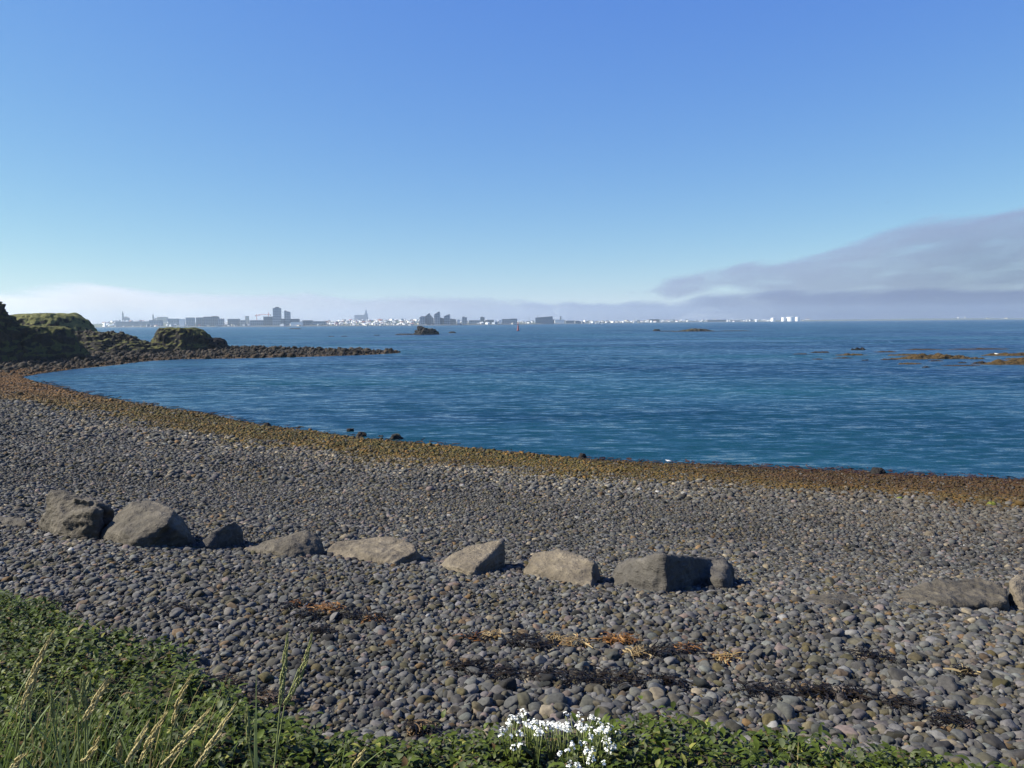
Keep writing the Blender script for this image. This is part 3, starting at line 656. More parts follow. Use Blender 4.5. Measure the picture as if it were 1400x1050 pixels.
ORANGE = [(.34, .16, .045), (.42, .24, .09), (.24, .10, .025)]; PALE = [(.50, .38, .19), (.42, .28, .11), (.28, .2, .1)]; BLACK = [(.012, .010, .008), (.022, .016, .011), (.034, .024, .014)]
clumps = [(405, 831, 26, BLACK + ORANGE[2:], 'dark brown dried seaweed heap below the tapering boulder'), (448, 836, 30, ORANGE, 'bright orange dried seaweed right of a dark heap, below the long slab'),
    (478, 846, 34, BLACK, 'black seaweed smear under the orange scrap left of centre'), (418, 846, 30, BLACK, 'black seaweed strands left of the bright orange scrap'), (440, 868, 24, BLACK, 'small black seaweed scrap below the left orange scraps'),
    (512, 852, 22, BLACK + ORANGE[:1], 'small brown seaweed scrap right of the left orange scraps'),
    (674, 875, 20, PALE, 'pale straw coloured seaweed tangle left of the black heap'), (715, 880, 48, BLACK, 'largest black seaweed heap in the middle foreground'), (735, 888, 30, BLACK, 'black seaweed at the right end of the largest heap'),
    (644, 878, 22, ORANGE[2:] + BLACK, 'brown seaweed scrap furthest left of the pale tangle'), (757, 878, 14, PALE, 'tiny yellow seaweed scrap right of the largest black heap'), (786, 884, 24, ORANGE[1:2] + PALE, 'tan seaweed strands between black heap and orange tangle'),
    (838, 880, 24, ORANGE, 'reddest orange seaweed tangle in the middle foreground'), (858, 880, 18, ORANGE, 'orange seaweed scrap right of the reddest tangle'), (872, 898, 20, PALE, 'yellow tan seaweed scrap below the orange tangles'), (900, 899, 42, BLACK, 'black seaweed streak right of the yellow tan scrap'),
    (938, 892, 28, BLACK + ORANGE[:1], 'black and orange seaweed mix at the right end of the streak'), (990, 904, 22, PALE + ORANGE[:1], 'golden seaweed scrap right of the black streaks'), 
    (640, 918, 40, BLACK, 'left end of the lower black seaweed line'), (690, 926, 36, BLACK, 'second heap of the lower black seaweed line'), (748, 930, 44, BLACK, 'brownish black heap in the middle of the lower seaweed line'),
    (812, 932, 50, BLACK, 'widest black heap of the lower seaweed line'), (865, 936, 40, BLACK, 'black heap right of the widest one in the lower line'), (910, 936, 28, BLACK, 'right end of the lower black seaweed line'),
    (1040, 950, 46, BLACK, 'black seaweed patch right of centre near the plants'), (1115, 952, 40, BLACK, 'black seaweed strands right of the black patch'), (1165, 956, 30, BLACK, 'thin black seaweed trail at right'), (1190, 902, 40, BLACK, 'black seaweed patch among cobbles on the right'),
    (1300, 992, 40, BLACK, 'dark brown seaweed patch low on the right'), (1228, 968, 30, BLACK, 'dark seaweed trail between two right hand patches'), (1320, 924, 14, BLACK + PALE[:1], 'small dark seaweed scrap with a pale bit at right'),
    (360, 962, 50, BLACK + [(.16, .11, .07)], 'brown dead seaweed by the plants behind the tall grass ears'), (300, 940, 40, BLACK + [(.12, .08, .05)], 'dead brown seaweed at the edge of the leafy plants on the left'), (250, 838, 34, BLACK, 'faint black strands at left below the smooth slab boulder'),
    (575, 1003, 24, [(.30, .2, .1)] + BLACK, 'tan withered weed at the plant edge left of the white flowers'), (70, 828, 27, BLACK, 'dark dead weed at the top left edge of the plants')]
for i, (px, py, wpx, pal, lab) in enumerate(clumps):
    q = ground(px, py); sc = q[1] / F; w_ = wpx * sc / 2; n = int(34 + wpx * 2.6)
    x = q[0] + np.clip(r.normal(0, .75, n), -1.7, 1.7) * w_; y = q[1] + np.clip(r.normal(0, .6, n), -1.4, 1.4) * w_ * 1.1
    c = np.array(pal)[r.integers(0, len(pal), n)] * r.uniform(.7, 1.3, (n, 1))
    V, Fc, C = ribbons(np.stack([x, y, hgt(x, y) + r.uniform(.015, .04, n)], 1), r.uniform(.03, .085, n), r.uniform(.0016, .0046, n), c * .5, r, .3, 5, 3.)
    o = mesh_np('dried_seaweed', V - q, Fc, M_WEED, None, False, C); o.location = q
    tag(o, lab, 'seaweed', 'seaweed washed up on the pebbles')

# ------------------------------------------------------------------ plants in the foreground
r = np.random.default_rng(41)
def leaves(base, ln, wd, heading, pitch, cols, droop=.5):
    """pointed oval leaves folded on the midrib, 8 triangles as 4 quads"""
    n = len(base); ch, sh = np.cos(heading), np.sin(heading)
    prof = [(0, .12), (.3, .85), (.62, .9), (1., .06)]
    V = np.zeros((n, 4, 3, 3)); p = base.copy(); pit = pitch.copy(); last = 0
    side = np.stack([-sh, ch, np.zeros(n)], 1)
    for j, (t, wf) in enumerate(prof):
        d = np.stack([ch * np.cos(pit), sh * np.cos(pit), np.sin(pit)], 1); p = p + d * ((t - last) * ln)[:, None]; last = t
        up = np.stack([-ch * np.sin(pit), -sh * np.sin(pit), np.cos(pit)], 1)
        V[:, j, 1] = p
        V[:, j, 0] = p + (-side * wf + up * .22 * wf) * (wd / 2)[:, None]; V[:, j, 2] = p + (side * wf + up * .22 * wf) * (wd / 2)[:, None]
        pit = pit - droop * r.uniform(.5, 1.5, n)
    b = (np.arange(n) * 12)[:, None]
    fs = [[j * 3 + k, j * 3 + k + 1, j * 3 + k + 4, j * 3 + k + 3] for j in range(3) for k in range(2)]
    Fc = np.concatenate([b + np.array(f)[None] for f in fs]); return V.reshape(-1, 3), Fc, np.repeat(cols, 12, 0)
def plants(n, x0, x1, y0, y1):
    x = r.uniform(x0, x1, n); y = r.uniform(y0, y1, n); gd = grass_dist(x, y) + .22 * n2(x, y, 1.6, 3.) ; k = (gd > 0) & (np.abs(x) < y * .75 + 2.2); return x[k], y[k], gd[k]
x, y, gd = plants(46000, -8.2, 5.4, 1.3, 7.5)
th = .75 + .6 * n2(x, y, 1.3, 8.) + .5 * n2(x, y, 4.5, 18.); 
bare = n2(x, y, .9, 20.) + .12
k = (r.random(len(x)) < np.clip(.75 + 1.3 * bare, .3, 1)); x, y, gd, th = x[k], y[k], gd[k], th[k]; n = len(x)
hp = np.clip(r.normal(.10, .04, n), .02, .22) * np.clip(th, .4, 1.3) * sstep(-.1, .22, gd) + .012
z = hgt(x, y); LV, LF, LC = [], [], []; off = 0
nl = 11; spz = np.where(r.random(n) < .5 + .9 * n2(x, y, 1.7, 71.), 1.25, .72) * r.uniform(.8, 1.2, n)
tone = n2(x, y, 1.1, 13.)
for j in range(nl):
    t = (j + .5) / nl; jx = r.normal(0, .022, n); jy = r.normal(0, .022, n)
    base = np.stack([x + jx, y + jy, z + hp * t + .008], 1)
    c = np.stack([(.056 + .028 * tone), (.078 + .03 * tone), .011 + .004 * tone], 1) * r.uniform(.4, 1.35, (n, 1)); yel = r.random(n) < np.clip(.06 + .14 * n2(x, y, 2.2, 61.), .02, .3); c[yel] = np.array([.17, .17, .04]) * r.uniform(.8, 1.2, (yel.sum(), 1))
    ded = r.random(n) < .035; c[ded] = np.array([.13, .085, .04]) * r.uniform(.5, 1.1, (ded.sum(), 1))
    gry = r.random(n) < .18; c[gry] = np.array([.085, .10, .045]) * r.uniform(.8, 1.2, (gry.sum(), 1))
    V, Fc, C = leaves(base, spz * r.uniform(.022, .050, n) * (1.1 - .35 * t), spz ** .6 * r.uniform(.010, .023, n), r.uniform(0, 2 * np.pi, n), r.uniform(-.3, 1.2, n) + .3 * t, c, .35)
    LV.append(V); LF.append(Fc + off); LC.append(C); off += len(V)
o = mesh_np('ground_cover', np.concatenate(LV), np.concatenate(LF), M_LEAF, None, True, np.concatenate(LC))
tag(o, 'low leafy green plants carpeting the bank at the bottom of the beach', 'ground cover', kind='stuff')
# narrow grass blades
n = 1500; x = np.where(r.random(n) < .6, r.normal(-1.45, .25, n), r.uniform(-2.4, 1.2, n)); y = r.uniform(1.5, 2.7, n); k = (grass_dist(x, y) > .3); x, y = x[k], y[k]; n = len(x)
c = np.array([.085, .12, .028])[None] * r.uniform(.6, 1.4, (n, 1)); dry = r.random(n) < .12; c[dry] = np.array([.26, .21, .09]) * r.uniform(.7, 1.1, (dry.sum(), 1))
def blades(base, ln, wd, head, lean, bend, cols, seg=6):
    n = len(base); V = np.zeros((n, seg + 1, 2, 3)); p = base.copy(); a = lean.copy()
    for j in range(seg + 1):
        d = np.stack([np.cos(head) * np.sin(a), np.sin(head) * np.sin(a), np.cos(a)], 1); sd = np.stack([-np.sin(head), np.cos(head), 0 * a], 1); w_ = wd * (1 - (j / seg) ** 1.6) + .0002
        V[:, j, 0] = p - sd * w_[:, None]; V[:, j, 1] = p + sd * w_[:, None]; p = p + d * (ln / seg)[:, None]; a = a + bend / seg
    b = (np.arange(n) * (seg + 1) * 2)[:, None, None]; Fc = (b + (np.arange(seg) * 2)[None, :, None] + np.array([0, 1, 3, 2])[None, None]).reshape(-1, 4)
    return V.reshape(-1, 3), Fc, np.repeat(cols, (seg + 1) * 2, 0)
V, Fc, C = blades(np.stack([x, y, hgt(x, y)], 1), r.uniform(.12, .38, n) * np.where(x < -.9, 1, .5), r.uniform(.0014, .0035, n), r.normal(.2, 1.3, n), r.uniform(0, .35, n), r.uniform(.1, 1.1, n), c)
o = mesh_np('grass', V, Fc, M_LEAF, None, True, C); tag(o, 'thin green grass blades growing up through the leafy plants', 'grass', kind='stuff')

# lyme grass stalks with seed heads: (tip, seed head foot, stem foot) in photo pixels, and distance
stalks = [((77, 857), (29, 972), (6, 1075), 2.0, 1, 'tallest pale seed head on the far left, leaning right'), ((60, 895), (38, 960), (20, 1080), 2.05, 1, 'seed head tucked just left of the tallest far left one'),
    ((66, 934), (73, 990), (80, 1080), 2.1, 0, 'greenish seed head beneath the tallest far left one, leaning left'), ((91, 930), (106, 968), (100, 1080), 2.1, 0, 'dim green seed head leaning left in the left tuft'),
    ((115, 918), (116, 968), (108, 1080), 2.05, 0, 'upright green seed head in the middle of the left tuft'), ((146, 926), (113, 988), (96, 1080), 2.0, 1, 'left one of two parallel seed heads leaning right in the left tuft'),
    ((156, 923), (118, 984), (100, 1085), 2.0, 1, 'right one of two parallel seed heads leaning right in the left tuft'), ((136, 1006), (111, 1044), (98, 1090), 1.9, 1, 'short seed head low in the left tuft'),
    ((264, 920), (236, 992), (214, 1085), 2.0, 1, 'straight seed head standing highest right of the left tuft'), ((231, 971), (191, 1046), (170, 1100), 1.85, 1, 'seed head left of the highest one, leaning right at the bottom edge'),
    ((203, 986), (172, 1048), (152, 1100), 1.85, 1, 'thin seed head at the bottom edge, leftmost of the leaning four'), ((290, 964), (220, 1050), (185, 1110), 1.8, 1, 'long seed head bent over with a curled tip at the bottom edge'),
    ((324, 960), (267, 1052), (240, 1110), 1.8, 1, 'palest thick seed head, rightmost of the leaning four'), ((394, 861), (383, 966), (366, 1075), 1.9, 0, 'tall upright seed head, left of the tall pair'),
    ((428, 861), (389, 966), (362, 1080), 1.9, 0, 'tall slanting seed head, right of the tall pair'), ((336, 966), (341, 1020), (346, 1090), 1.95, 0, 'short upright green seed head left of the tall pair'),
    ((163, 1011), (164, 1042), (165, 1095), 1.95, 1, 'small thin seed head at the bottom left edge'), ((34, 1031), (14, 1056), (2, 1095), 1.8, 1, 'straw yellow stalk in the bottom left corner'), ((122, 931), (118, 952), (112, 1070), 2.15, 0, 'short dim seed head behind the two parallel ones'),
    ((498, 1024), (482, 1050), (470, 1085), 2.3, 1, 'lone small straw seed head left of the white flowers')]
def ear_mesh(p0, p1, r, wid):
    """braided spikelets along a slightly bent axis from foot p0 to tip p1"""
    b = MB(); ax = p1 - p0; Ln = np.linalg.norm(ax); t_ = ax / Ln
    sx = np.cross(t_, (0, 1., 0)); sx /= np.linalg.norm(sx); sy = np.cross(t_, sx); bendv = sx * Ln * r.uniform(-.05, .05)
    m = max(12, int(Ln / .0075))
    for k in range(m):
        f = k / m; c = p0 + ax * f * .93 + bendv * 4 * f * (1 - f); w_ = wid * (.62 + .5 * math.sin(math.pi * min(1, f * .9 + .12))) * (1 - .55 * f ** 4)
        for q in range(3):
            a = k * 2.4 + q * 2.094 + r.uniform(-.3, .3); o = math.cos(a) * sx + math.sin(a) * sy
            l_ = .019 * r.uniform(.8, 1.2); base = c + o * w_ * .15; mid = c + o * w_ + t_ * l_ * .45; tip = c + o * w_ * 1.05 + t_ * l_
            sd = np.cross(o, t_) * w_ * .55
            b.add([base, mid + sd, tip, mid - sd, mid + o * w_ * .35], [(0, 1, 4), (1, 2, 4), (2, 3, 4), (3, 0, 4), (0, 3, 2, 1)])
    return b
for i, (tp, ft, st, d, straw, lab) in enumerate(stalks):
    pt, pf = P(*tp, d), P(*ft, d + r.uniform(-.05, .05)); ps = P(*st, d + r.uniform(-.1, .1)); dr = ps - pf
    gz = float(hgt(ps[0], ps[1])); foot = pf + dr * max(1., (pf[2] - gz) / max(.05, pf[2] - ps[2])); foot[2] = min(foot[2], gz + .02) if abs(foot[0]) < 6 else gz
    kmax = 1.0 / max(1e-6, np.linalg.norm(foot - pf)); 
    if kmax < 1: foot = pf + (foot - pf) * kmax; foot = np.array([foot[0], foot[1], float(hgt(foot[0], foot[1]))])
    root = empty('lyme_grass_stalk', foot); tag(root, lab + ' of lyme grass', 'grass stalk', 'lyme grass stalks with seed heads in the foreground')
    b = MB(); mid = (pf + foot) / 2 + np.array([.02, 0, .0]); b.tube([foot - foot, (mid - foot), pf - foot, pf - foot + (pt - pf) * .5], [.0026, .0024, .002, .0015], 6); b.build('stem', M_STEM, root, True)
    ear_mesh(pf - foot, pt - foot, r, .0062 if straw else .0056).build('seed_head', M_EAR if straw else M_EARG, root, False)
    for q in range(2):
        f = r.uniform(.1, .5); c0 = (pf - foot) * f; V, Fc, C = blades(c0[None], np.array([r.uniform(.22, .42)]), np.array([.0042]), np.array([r.uniform(-.8, 3.6)]), np.array([.25]), np.array([r.uniform(.5, 1.5)]), np.array([[.10, .13, .045]]), 9)
        mesh_np('leaf', V, Fc, M_LEAF, root, True, C)
# white flowers
heads = [(345, 540), (310, 590), (380, 610), (385, 665), (405, 505), (425, 560), (450, 560), (465, 590), (500, 570), (520, 565), (545, 565), (575, 570), (615, 580), (670, 525), (690, 550), (665, 580), (730, 590), (765, 545), (770, 590), (800, 600),
         (810, 570), (815, 650), (800, 665), (725, 640), (705, 700), (735, 690), (740, 740), (625, 760), (645, 690), (830, 685), (685, 600), (760, 610), (335, 565), (480, 600), (560, 575), (635, 660), (600, 590), (350, 535), (440, 580), (660, 765)]
heads = sorted([(600 + a / 3.5, 830 + b_ / 3.5) for a, b_ in heads])
words = ['at the left end of the white patch', 'second from the left in the white patch', 'left of the middle of the white patch', 'with the highest head at the left of the white patch', 'in the thick of the white patch', 'right in the centre of the white patch', 'just right of the centre of the white patch', 'below the gap in the white patch', 'in the right half of the white patch', 'with heads low down on the right of the white patch', 'second from the right end of the white patch', 'at the right end of the white patch', 'at the far right tip of the white patch']
def flower_head(r):
    b = MB()
    for k in range(7):
        a = r.uniform(0, 6.28); e = r.uniform(.1, 1.5); rad_ = .0105 * r.uniform(.4, 1.3); c = np.array([math.cos(a) * math.cos(e), math.sin(a) * math.cos(e), math.sin(e) * 1.2]) * rad_
        nrm = c / (np.linalg.norm(c) + 1e-6); s1 = np.cross(nrm, (0.3, .2, 1.)); s1 /= np.linalg.norm(s1) + 1e-6; s2 = np.cross(nrm, s1)
        for p_ in range(4):
            t = p_ * math.pi / 2 + .3; d1 = math.cos(t) * s1 + math.sin(t) * s2; d2 = -math.sin(t) * s1 + math.cos(t) * s2; L_ = .0047
            b.add([c, c + d1 * L_ * .6 + d2 * L_ * .42 + nrm * .001, c + d1 * L_, c + d1 * L_ * .6 - d2 * L_ * .42 + nrm * .001], [(0, 3, 2, 1)])
    return b
for i in range(13):
    hs = heads[i * 3:i * 3 + 3] + ([heads[39]] if i == 12 else [])
    hs = hs + [(a + r.normal(0, 8), b_ + r.normal(2, 4)) for a, b_ in hs + hs]
    pts = [ground(a, b_, .11 + .07 * r.random()) for a, b_ in hs]; c = np.mean(pts, 0); root = empty('flowering_plant', (c[0], c[1], float(hgt(c[0], c[1]))))
    o0 = np.array(root.location); tag(root, 'white flowering plant ' + words[i], 'flower', 'white flowers in the plants')
    for p in pts:
        b = MB(); b.tube([np.array([0, 0, 0.]), (p - o0) * np.array([.5, .5, .55]), p - o0], [.0022, .0018, .0014], 5); b.build('stem', M_STEM, root, True)
        o = flower_head(r).build('flower_head', M_PETAL, root, False); o.location = p - o0

# ------------------------------------------------------------------ far shore and town
SHP = [(-200, 449), (140, 447.8), (350, 446.6), (560, 445.4), (640, 444.4), (700, 443.7), (770, 442.8), (850, 441.8), (950, 440.6), (1080, 439.6), (1200, 438.3), (1400, 436.9), (1600, 435.6)]
sx_ = [p[0] for p in SHP]
def hz(px): return 446.5 - 11 * px / 1400
def shore_d(px): return float(np.clip(H * F / max(.9, (np.interp(px, sx_, [p[1] for p in SHP]) - hz(px))), 1500, 3300))
RIDGE = [(-200, 3), (140, 5), (160, 8.5), (190, 8.5), (230, 6), (330, 4), (400, 3.5), (480, 6.5), (560, 7), (620, 4), (700, 2.5), (850, 2.2), (950, 1.7), (1080, 1.5), (1180, 1.5), (1300, 1.8), (1400, 1.6), (1600, 1.6)]
def land_z(px, t):
    """height of the far land, t = 0 at its shore to 1 at 420 m inland"""
    d = shore_d(px); k = d / F; top_ = np.interp(px, [q[0] for q in RIDGE], [q[1] for q in RIDGE]) * k
    return 1.6 * min(1, t * 14) + top_ * sstep(.08, 1., np.array(t)).item()
rows = [0, .01, .04, .1, .2, .35, .5, .7, .85, 1., 1.12]; pxs = np.arange(-420, 1830, 9.)
V = []
for t in rows:
    for j, px in enumerate(pxs):
        d = shore_d(px) + t * 420; x = (px - 700) / F * d; z = -.5 if t in (0, 1.12) else land_z(px, t) + .5 * float(math.sin(px * 1.7 + t * 9) * math.sin(px * .37))
        V.append((x, d, z))
m, nt, bs = mat('far_land'); pos = N(nt, 'ShaderNodeNewGeometry').outputs['Position']
f = noise_(nt, pos, .012, 5); sxyz = N(nt, 'ShaderNodeSeparateXYZ'); L(nt, pos, sxyz.inputs[0])
mr = N(nt, 'ShaderNodeMapRange'); L(nt, sxyz.outputs['Z'], mr.inputs[0]); mr.inputs[1].default_value = 1.; mr.inputs[2].default_value = 2.2
L(nt, mixc(nt, mr.outputs[0], (.045, .043, .04), ramp(nt, f, [(.35, (.03, .04, .02)), (.55, (.055, .065, .035)), (.7, (.055, .06, .05))])), bs.inputs['Base Color']); bs.inputs['Roughness'].default_value = .95
o = mesh_np('far_shore', np.array(V), grid_faces(len(rows), len(pxs))[:, ::-1], m, None, False); tag(o, 'low far shore carrying the town across the bay', 'far shore', kind='structure')

M_WHITE = plain('white_render', (.78, .78, .76), .8, .06, .2); M_CREAM = plain('cream_render', (.55, .52, .45), .85, .1, .2); M_GREYW = plain('grey_concrete', (.30, .31, .32), .85, .1, .2)
M_DARKW = plain('dark_cladding', (.10, .105, .115), .7, .1, .2); M_ROOFR = plain('red_roof', (.25, .07, .05), .8, .1, .2); M_ROOFG = plain('grey_roof', (.16, .17, .18), .8, .1, .2); M_ROOFW = plain('pale_metal_roof', (.62, .63, .64), .5, .08, .2)
def m_facade(name, wall, glass, fx=.25, fz=.3):
    m, nt, b = mat(name); tc = N(nt, 'ShaderNodeTexCoord').outputs['Object']; s_ = N(nt, 'ShaderNodeSeparateXYZ'); L(nt, tc, s_.inputs[0])
    fz_ = math_(nt, 'GREATER_THAN', math_(nt, 'FRACT', math_(nt, 'MULTIPLY', s_.outputs['Z'], fz)), .48); fx_ = math_(nt, 'GREATER_THAN', math_(nt, 'FRACT', math_(nt, 'MULTIPLY', math_(nt, 'ADD', s_.outputs['X'], s_.outputs['Y']), fx)), .3)
    k = math_(nt, 'MULTIPLY', fz_, fx_); L(nt, mixc(nt, k, wall, glass), b.inputs['Base Color'])
    mr = N(nt, 'ShaderNodeMapRange'); L(nt, k, mr.inputs[0]); mr.inputs[3].default_value = .8; mr.inputs[4].default_value = .15; L(nt, mr.outputs[0], b.inputs['Roughness']); return m
M_FGREY = m_facade('grey_facade', (.28, .33, .40), (.05, .07, .10)); M_FPALE = m_facade('pale_facade', (.36, .37, .38), (.07, .09, .12)); M_FGLASS = m_facade('glass_facade', (.12, .17, .24), (.05, .09, .15), .3, .3); M_FDARK = m_facade('dark_facade', (.16, .20, .25), (.06, .055, .08))  # blue of sky-lit shade is put into the grey and dark wall colours
def town_root(name, px, t, label, cat, group=None):
    d = shore_d(px) + t * 420; k = d / F; o = empty(name, ((px - 700) * k, d, land_z(px, t) - .4)); tag(o, label, cat, group); return o, k
def top_h(px, y, k, root): return (hz(px) - y) * k + H - root.location[2]
def block(px0, px1, ytop, t, wall, label, name='office_block', cat='building', roofm=M_ROOFG, parapet=True, depth=None, extra=None):
    px = (px0 + px1) / 2; o, k = town_root(name, px, t, label, cat); h = max(3., top_h(px, ytop, k, o)); w_ = (px1 - px0) / 2 * k; dp = depth or max(8, w_ * .9)
    b = MB(); b.box(-w_, w_, 0, dp, 0, h); b.build('wall', wall, o)
    b = MB(); b.box(-w_ - .15, w_ + .15, -.15, dp + .15, h, h + .5); b.build('roof', roofm, o)
    if extra: extra(o, k, w_, h, dp)
    return o
def roof_box(fr0, fr1, hh, m_):
    def f(o, k, w_, h, dp):
        b = MB(); b.box(-w_ + 2 * w_ * fr0, -w_ + 2 * w_ * fr1, dp * .25, dp * .75, h + .5, h + .5 + hh * k); b.build('plant_room', m_, o)
    return f
block(375, 385.2, 421.5, .12, M_FGREY, 'tallest grey tower block on the skyline with a roof box', 'tower_block', 'tower', extra=roof_box(.3, .75, 1.3, M_DARKW))
def slant(px0, px1, prof, t, wall, label, name='tower_block', cat='tower'):
    px = (px0 + px1) / 2; o, k = town_root(name, px, t, label, cat); pr = [((q - px) * k, max(2., top_h(px, y, k, o))) for q, y in prof]
    b = MB(); poly = [(pr[0][0], 0)] + pr + [(pr[-1][0], 0)]; b.prism(poly[::-1], 0, 14); b.build('wall', wall, o)
    b = MB(); b.prism(([(x, z + .02) for x, z in pr] + [(x, z + .6) for x, z in pr[::-1]]), -.2, 14.2); b.build('roof', M_ROOFG, o); return o
slant(390.5, 396.6, [(390.5, 425), (393, 426), (396.6, 427)], .15, M_FGREY, 'slimmer tower right beside the tallest tower, with a slanted top')
block(385.6, 390.2, 436.2, .12, M_FDARK, 'low dark block filling the gap between the two tallest towers')
block(397, 410, 436.3, .2, M_FDARK, 'low dark block right of the slim tower')
block(362, 374, 433.2, .16, M_FDARK, 'dark office block left of the tallest tower')
block(399, 414, 440.4, .03, M_WHITE, 'long white shed on the shore under the slim tower', 'warehouse', roofm=M_ROOFW)
block(337, 341, 432.6, .3, M_CREAM, 'small cream tower poking above the roofs left of the cranes', 'tower_block', 'tower')
block(256, 267, 434.5, .18, M_FGREY, 'grey apartment block, leftmost of the long waterfront blocks', 'apartment_block')
block(270, 279.5, 434.4, .16, M_FDARK, 'dark apartment block second from left on the waterfront', 'apartment_block')
block(280.5, 299, 433.3, .2, M_FDARK, 'widest dark apartment block of the left waterfront', 'apartment_block', extra=roof_box(.55, .95, .7, M_DARKW))
block(299.5, 307, 436, .14, M_FGREY, 'low grey block right of the widest waterfront block', 'apartment_block')
block(313, 328, 436.3, .2, M_FDARK, 'dark flat block midway to the cranes', 'apartment_block')
block(247, 253.5, 436.8, .08, M_WHITE, 'bright white house left of the long waterfront blocks', 'white_house', roofm=M_ROOFW)
block(160, 206, 439.8, .12, M_GREYW, 'very long low hall with a white roof above the green shore', 'warehouse', roofm=M_ROOFW, depth=30)
block(217, 230, 433.6, .7, M_CREAM, 'broad pale roofed hall right of the smaller spire', 'hall', roofm=M_ROOFW)
block(232, 246, 436, .4, M_FGREY, 'grey block between pale hall and bright white house', 'apartment_block')
block(206, 222, 438, .2, M_FGREY, 'grey shore block below the smaller spire', 'apartment_block')
block(329, 336, 438, .15, M_FPALE, 'pale small block right of the dark flat block')
block(343, 361, 438, .18, M_FGREY, 'grey block under the cranes')
block(415, 428, 438.3, .15, M_FDARK, 'dark low block left of the crowded white houses')
block(429, 446, 439.4, .12, M_FGREY, 'grey low block right of the dark low block')
block(626, 629.6, 437.2, .05, M_WHITE, 'narrow bright white building right of the jagged towers', 'white_house', roofm=M_ROOFW)
block(632.6, 639.2, 434, .2, M_FGREY, 'grey block right of the narrow white building', extra=roof_box(.1, .5, .8, M_GREYW))
block(657.5, 663.2, 434, .3, M_FDARK, 'dark square block standing above low roofs', extra=roof_box(.2, .6, .6, M_DARKW))
block(642, 656, 438.2, .2, M_FGREY, 'low grey terrace left of the dark square block')
block(664, 676, 437.6, .2, M_FDARK, 'low dark terrace right of the dark square block')
block(677, 680.6, 438.8, .05, M_WHITE, 'small bright white house left of the long harbour building', 'white_house', roofm=M_ROOFW)
block(683, 686.2, 438, .06, M_WHITE, 'small white gable touching the long harbour building', 'white_house', roofm=M_ROOFW)
block(686.8, 708, 436.5, .08, M_FGREY, 'long grey harbour building left of the glass hall', 'harbour_building', extra=roof_box(.55, .98, .5, M_DARKW))
block(759, 772, 437.4, .06, M_WHITE, 'white low building right of the glass hall', 'harbour_building', roofm=M_ROOFW)
block(766, 768, 432.6, .4, M_GREYW, 'thin grey tower behind the white low building', 'tower_block', 'tower')
block(774, 792, 438.6, .1, M_FDARK, 'dark harbour shed right of the white low building', 'warehouse')
block(967, 993, 437.3, .08, M_DARKW, 'long dark shed on the low shore at right', 'warehouse')
block(888, 902, 436.6, .3, M_DARKW, 'dark roofed hall on the low shore right of centre', 'warehouse')
block(940, 960, 438.4, .1, M_CREAM, 'cream low hall left of the long dark shed', 'warehouse', roofm=M_ROOFW)
block(998, 1013, 437.9, .1, M_FPALE, 'pale low hall right of the long dark shed', 'warehouse', roofm=M_ROOFW)
# jagged glass-roofed towers
slant(574.5, 581.5, [(574.5, 434.5), (578, 432.6), (581.5, 433)], .1, M_FGREY, 'lowest, leftmost tower of the jagged waterfront group')
slant(581.8, 593.4, [(581.8, 433.6), (587.6, 428.6), (588.2, 430.4), (593.4, 436)], .12, M_FDARK, 'tower with a peak in the middle, second of the jagged group')
slant(594.6, 602.2, [(594.6, 430.6), (601, 426.5), (602.2, 427)], .1, M_FGREY, 'highest tower of the jagged group with a slanted roof')
slant(602.6, 607.4, [(602.6, 434.6), (607.4, 435.6)], .13, M_FDARK, 'low shoulder block between the two slanted towers')
slant(608, 615.8, [(608, 433), (615, 430), (615.8, 430.6)], .1, M_FGREY, 'rightmost slanted tower of the jagged group')
slant(616.2, 624, [(616.2, 436), (624, 436.8)], .14, M_FDARK, 'low block at the right foot of the jagged towers')
# glass concert hall
o, k = town_root('concert_hall', 744, .03, 'big blue glass hall with a sloping top by the harbour', 'concert hall')
w0, w1 = (732.4 - 744) * k, (756 - 744) * k; zl, zr = top_h(744, 434.8, k, o), top_h(744, 433, k, o)
b = MB(); b.prism([(w0, 0), (w1 + 1.2, 0), (w1, zr), (w0 + .4, zl)], 0, 30); b.build('glass_wall', M_FGLASS, o)
b = MB(); b.prism([(w0 + .2, zl + .02), (w1 + .2, zr + .02), (w1 + .2, zr + .9), (w0 + .2, zl + .9)], -.3, 30.3); b.build('roof', M_ROOFG, o)
b = MB(); b.box(w1 + 1.4, w1 + 4.5, 2, 22, 0, zr * .62); b.build('side_wing', M_FDARK, o)
b = MB(); b.tube([((736 - 744) * k, 15, zl + .9), ((736 - 744) * k, 15, zl + .9 + 3 * k)], .6, 6); b.build('roof_mast', M_GREYW, o)
# churches
def spire(px, yt, yb, t, label, w_=1.2):
    o, k = town_root('church', px, t, label, 'church'); zt, zb = top_h(px, yt, k, o), top_h(px, yb, k, o); a_ = w_ * k
    b = MB(); b.box(-a_, a_, -a_, a_, 0, zb); b.build('tower', M_GREYW, o)
    b = MB(); b.add([(-a_ * 1.05, -a_ * 1.05, zb + .05), (a_ * 1.05, -a_ * 1.05, zb + .05), (a_ * 1.05, a_ * 1.05, zb + .05), (-a_ * 1.05, a_ * 1.05, zb + .05), (0, 0, zt)], [(0, 3, 2, 1), (0, 1, 4), (1, 2, 4), (2, 3, 4), (3, 0, 4)]); b.build('spire', M_ROOFG, o)
    b = MB(); b.prism([(-a_ * 1.1, 0), (a_ * 7, 0), (a_ * 7, zb * .55), (a_ * 3, zb * .75), (a_ * 1.1, zb * .55)], 1, 12); b.build('nave', M_CREAM, o)
spire(170.8, 424.9, 430.2, .95, 'church with the taller pointed spire on the hill at left', .9)
spire(212, 428.6, 432.6, .9, 'church with the smaller pointed spire right of the hill', .8)
